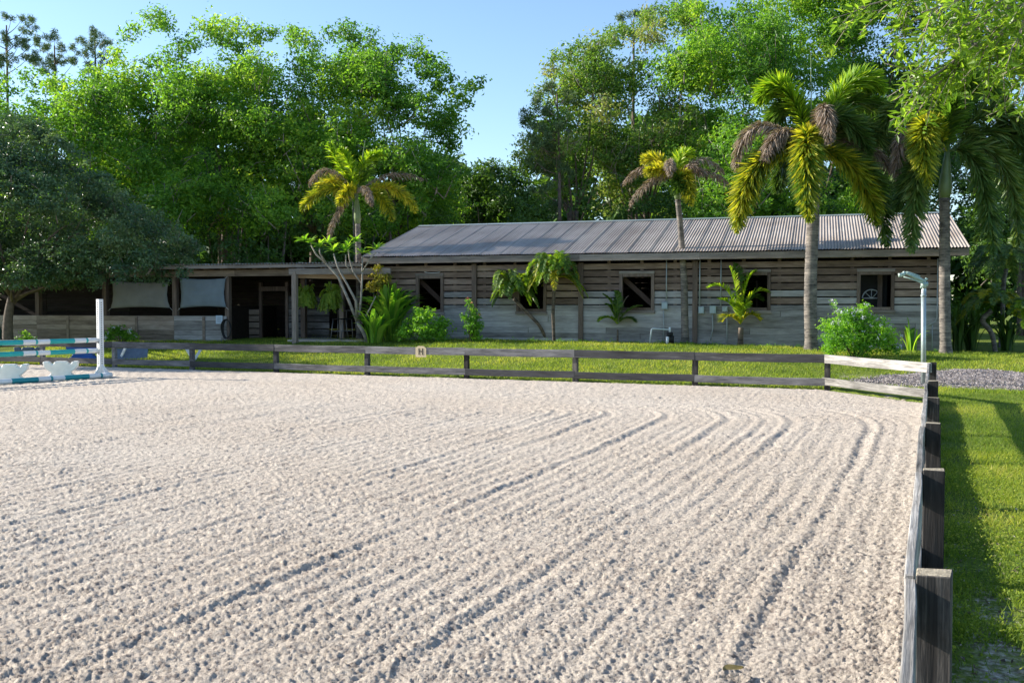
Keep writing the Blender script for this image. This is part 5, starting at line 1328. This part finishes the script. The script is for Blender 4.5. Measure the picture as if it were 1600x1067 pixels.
def jpole(name, label, a, d, mats, rad=.05, roll=0):
    r = tag(empty(name, a, 0), label, 'jump pole', 'white and teal striped jump poles')
    x = 0
    for i, (ln, m_) in enumerate(bands):
        mb = MB(); n = 16; mb.tube([d * x, d * (x + ln)], rad, n, 0, cap=(i in (0, len(bands) - 1))); o = link('stripe' if m_ else 'pole_section', mb.mesh('pole_section', mats[m_]), r); x += ln
    return r
mats = [M['white'], M['teal']]
jpole('jump_pole', 'top teal and white striped pole resting in the jump cups', pr + jd * .07 + Vector((0, 0, .84)), jd, mats)
jpole('jump_pole', 'second teal and white striped pole under the top one', pr + jd * .07 + Vector((0, 0, .605)), jd, mats)
gp0 = pr + jn * .22 + jd * -.12; 
if gp0.y > pr.y: gp0 = pr - jn * .22 + jd * -.12
jpole('jump_pole', 'striped ground pole lying on the sand before the jump', gp0 + Vector((0, 0, .062)), jd, [M['white'], plain('deep_teal_paint', (.01, .24, .27), .45, var=.12, bump=.05)], rad=.055)
# moulded plastic jump blocks
def jblock(c, rz, label, mat=M['plastic'], s=1.0, grp='white plastic jump blocks under the poles'):
    r = tag(empty('jump_block', c, rz), label, 'jump block', grp)
    half = [(.14, .0), (.27, .0), (.27, .045), (.22, .09), (.20, .13), (.27, .18), (.34, .25), (.36, .37), (.24, .37), (.20, .315), (.15, .315), (.12, .37), (.0, .37)]
    out = [(x, z) for x, z in half[1:]] + [(-x, z) for x, z in half[::-1][1:-1]] 
    n = len(out); ty = .15
    V = [(x * s, -ty * s, z * s) for x, z in out] + [(x * s, ty * s, z * s) for x, z in out]
    mb = MB(); mb.add(V, [tuple(range(n)), tuple(range(2 * n - 1, n - 1, -1))] + [(i, i + n, (i + 1) % n + n, (i + 1) % n) for i in range(n)])
    bevel_obj(link('body', mb.mesh('body', mat), r), .018)
    mb = MB(); mb.box((0, 0, .03 * s), (.28 * s, .17 * s, .03 * s)); bevel_obj(link('base', mb.mesh('base', mat), r), .012)
    return r
jr = math.atan2(jd.y, jd.x)
def gpt(u, v): p = gp(u, v); return Vector((p.x, p.y, .005))
jblock(gpt(96, 591), R(18), 'white scalloped jump block nearer the tall standard')
jblock(gpt(16, 597), R(18), 'white scalloped jump block cut by the picture edge')
# things lying on the grass beyond the fence
bp_ = gp(131, 562); jblock(bp_, R(12), 'blue plastic jump block on the grass seen between the poles', M['blue'], 1.3, None)
bp_ = gp(44, 562); jblock(bp_, R(12), 'grey blue plastic jump block on the shaded grass', M['bluegrey'], 1.0, None)
def trestle(u, v, label, s):
    p = gp(u, v); r = tag(empty('wooden_trestle', p, random.uniform(-.4, .4)), label, 'trestle', 'white wooden trestles on the grass')
    for sx in (-1, 1):
        mb = MB(); mb.box((0, 0, 0), (.035, .02, .26 * s)); link('leg', mb.mesh('leg', M['white']), r, (sx * .13 * s, 0, .2 * s), (0, R(-32) * sx * -1, 0))
    mb = MB(); mb.box((0, .03, .38 * s), (.2 * s, .02, .045)); link('crosspiece', mb.mesh('crosspiece', M['white']), r)
trestle(187, 562, 'white wooden trestle foot standing beside the dark board on the grass', 1.1)
trestle(303, 563, 'white wooden trestle foot half hidden behind a fence post', .9)
p = gp(205, 561); mb = MB(); mb.box((0, 0, 0), (.45, .02, .19)); tag(link('leaning_board', mb.mesh('leaning_board', M['bluegrey']), None, p + Vector((0, 0, .14)), (R(-40), 0, R(15))), 'flat dark blue grey board leaning on the grass beyond the fence', 'board')

# dry leaf on the sand
p = gp(1146, 1066); c = Vector((p.x, p.y, .045)); V = []; n = 9
for i in range(n):
    s = i / (n - 1); ww = .030 * math.sin(math.pi * min(1, .08 + s * .92)) + .001; V += [(s * .1 - .05, -ww, .008 + .003 * math.sin(s * 5)), (s * .1 - .05, 0, .003 * math.sin(s * 5)), (s * .1 - .05, ww, .010 + .003 * math.sin(s * 5))]
mb = MB(); mb.add(V, [(i * 3 + k, i * 3 + k + 1, (i + 1) * 3 + k + 1, (i + 1) * 3 + k) for i in range(n - 1) for k in range(2)], 0, True)
tag(link('fallen_leaf', mb.mesh('fallen_leaf', M['deadleaf']), None, c, (0, 0, R(20))), 'single dry brown leaf lying on the sand nearest the camera', 'leaf')

# ------------------------------------------------------------------ SPRINKLER
b = gp(1443, 603); Ds_ = b.y
sp = tag(empty('rain_gun_sprinkler', b), 'green grey rain gun sprinkler on a tall steel pipe behind the corner', 'sprinkler')
def sr(u, v, dy=0): return P(u, v, Ds_ + dy) - b
mb = MB(); mb.tube([Vector((0, 0, -.1)), sr(1443, 462)], .047, 14); link('standpipe', mb.mesh('standpipe', M['galv']), sp)
mb = MB(); mb.tube([sr(1443, 463), sr(1443, 461), sr(1443, 461), sr(1443.5, 452), sr(1443.5, 449)], [.058, .058, .046, .044, .036], 14); link('coupling', mb.mesh('coupling', M['galv']), sp)
mb = MB(); mb.tube([sr(1443, 450), sr(1444, 441)], [.055, .05], 12); mb.tube([sr(1440, 444), sr(1449, 444)], .05, 10); mb.tube([sr(1446, 438), sr(1448, 435)], .03, 8); link('swivel_body', mb.mesh('swivel_body', M['verdigris']), sp)
mb = MB(); mb.tube([sr(1445, 441), sr(1432, 434), sr(1420, 428.5), sr(1415, 426.5)], [.045, .042, .03, .034], 12); link('barrel', mb.mesh('barrel', M['verdigris']), sp)
mb = MB(); mb.tube([sr(1444, 443.5, -.08), sr(1424, 436, -.08), sr(1412, 432.5, -.06)], .013, 8); link('drive_arm', mb.mesh('drive_arm', M['verdigris']), sp)
mb = MB(); mb.tube([sr(1415, 426.5), sr(1410, 429), sr(1407, 431)], [.028, .04, .028], 10); mb.tube([sr(1406, 427), sr(1406.5, 433)], .035, 9); mb.tube([sr(1412, 424), sr(1414, 430)], .02, 7); link('deflector', mb.mesh('deflector', M['verdigris']), sp)
mb = MB(); mb.tube([sr(1438, 432, .05), sr(1428, 428, .05), sr(1418, 425, .03)], .012, 7); mb.tube([sr(1440, 446), sr(1438.5, 451)], .014, 6); link('trip_lever', mb.mesh('trip_lever', M['verdigris']), sp)
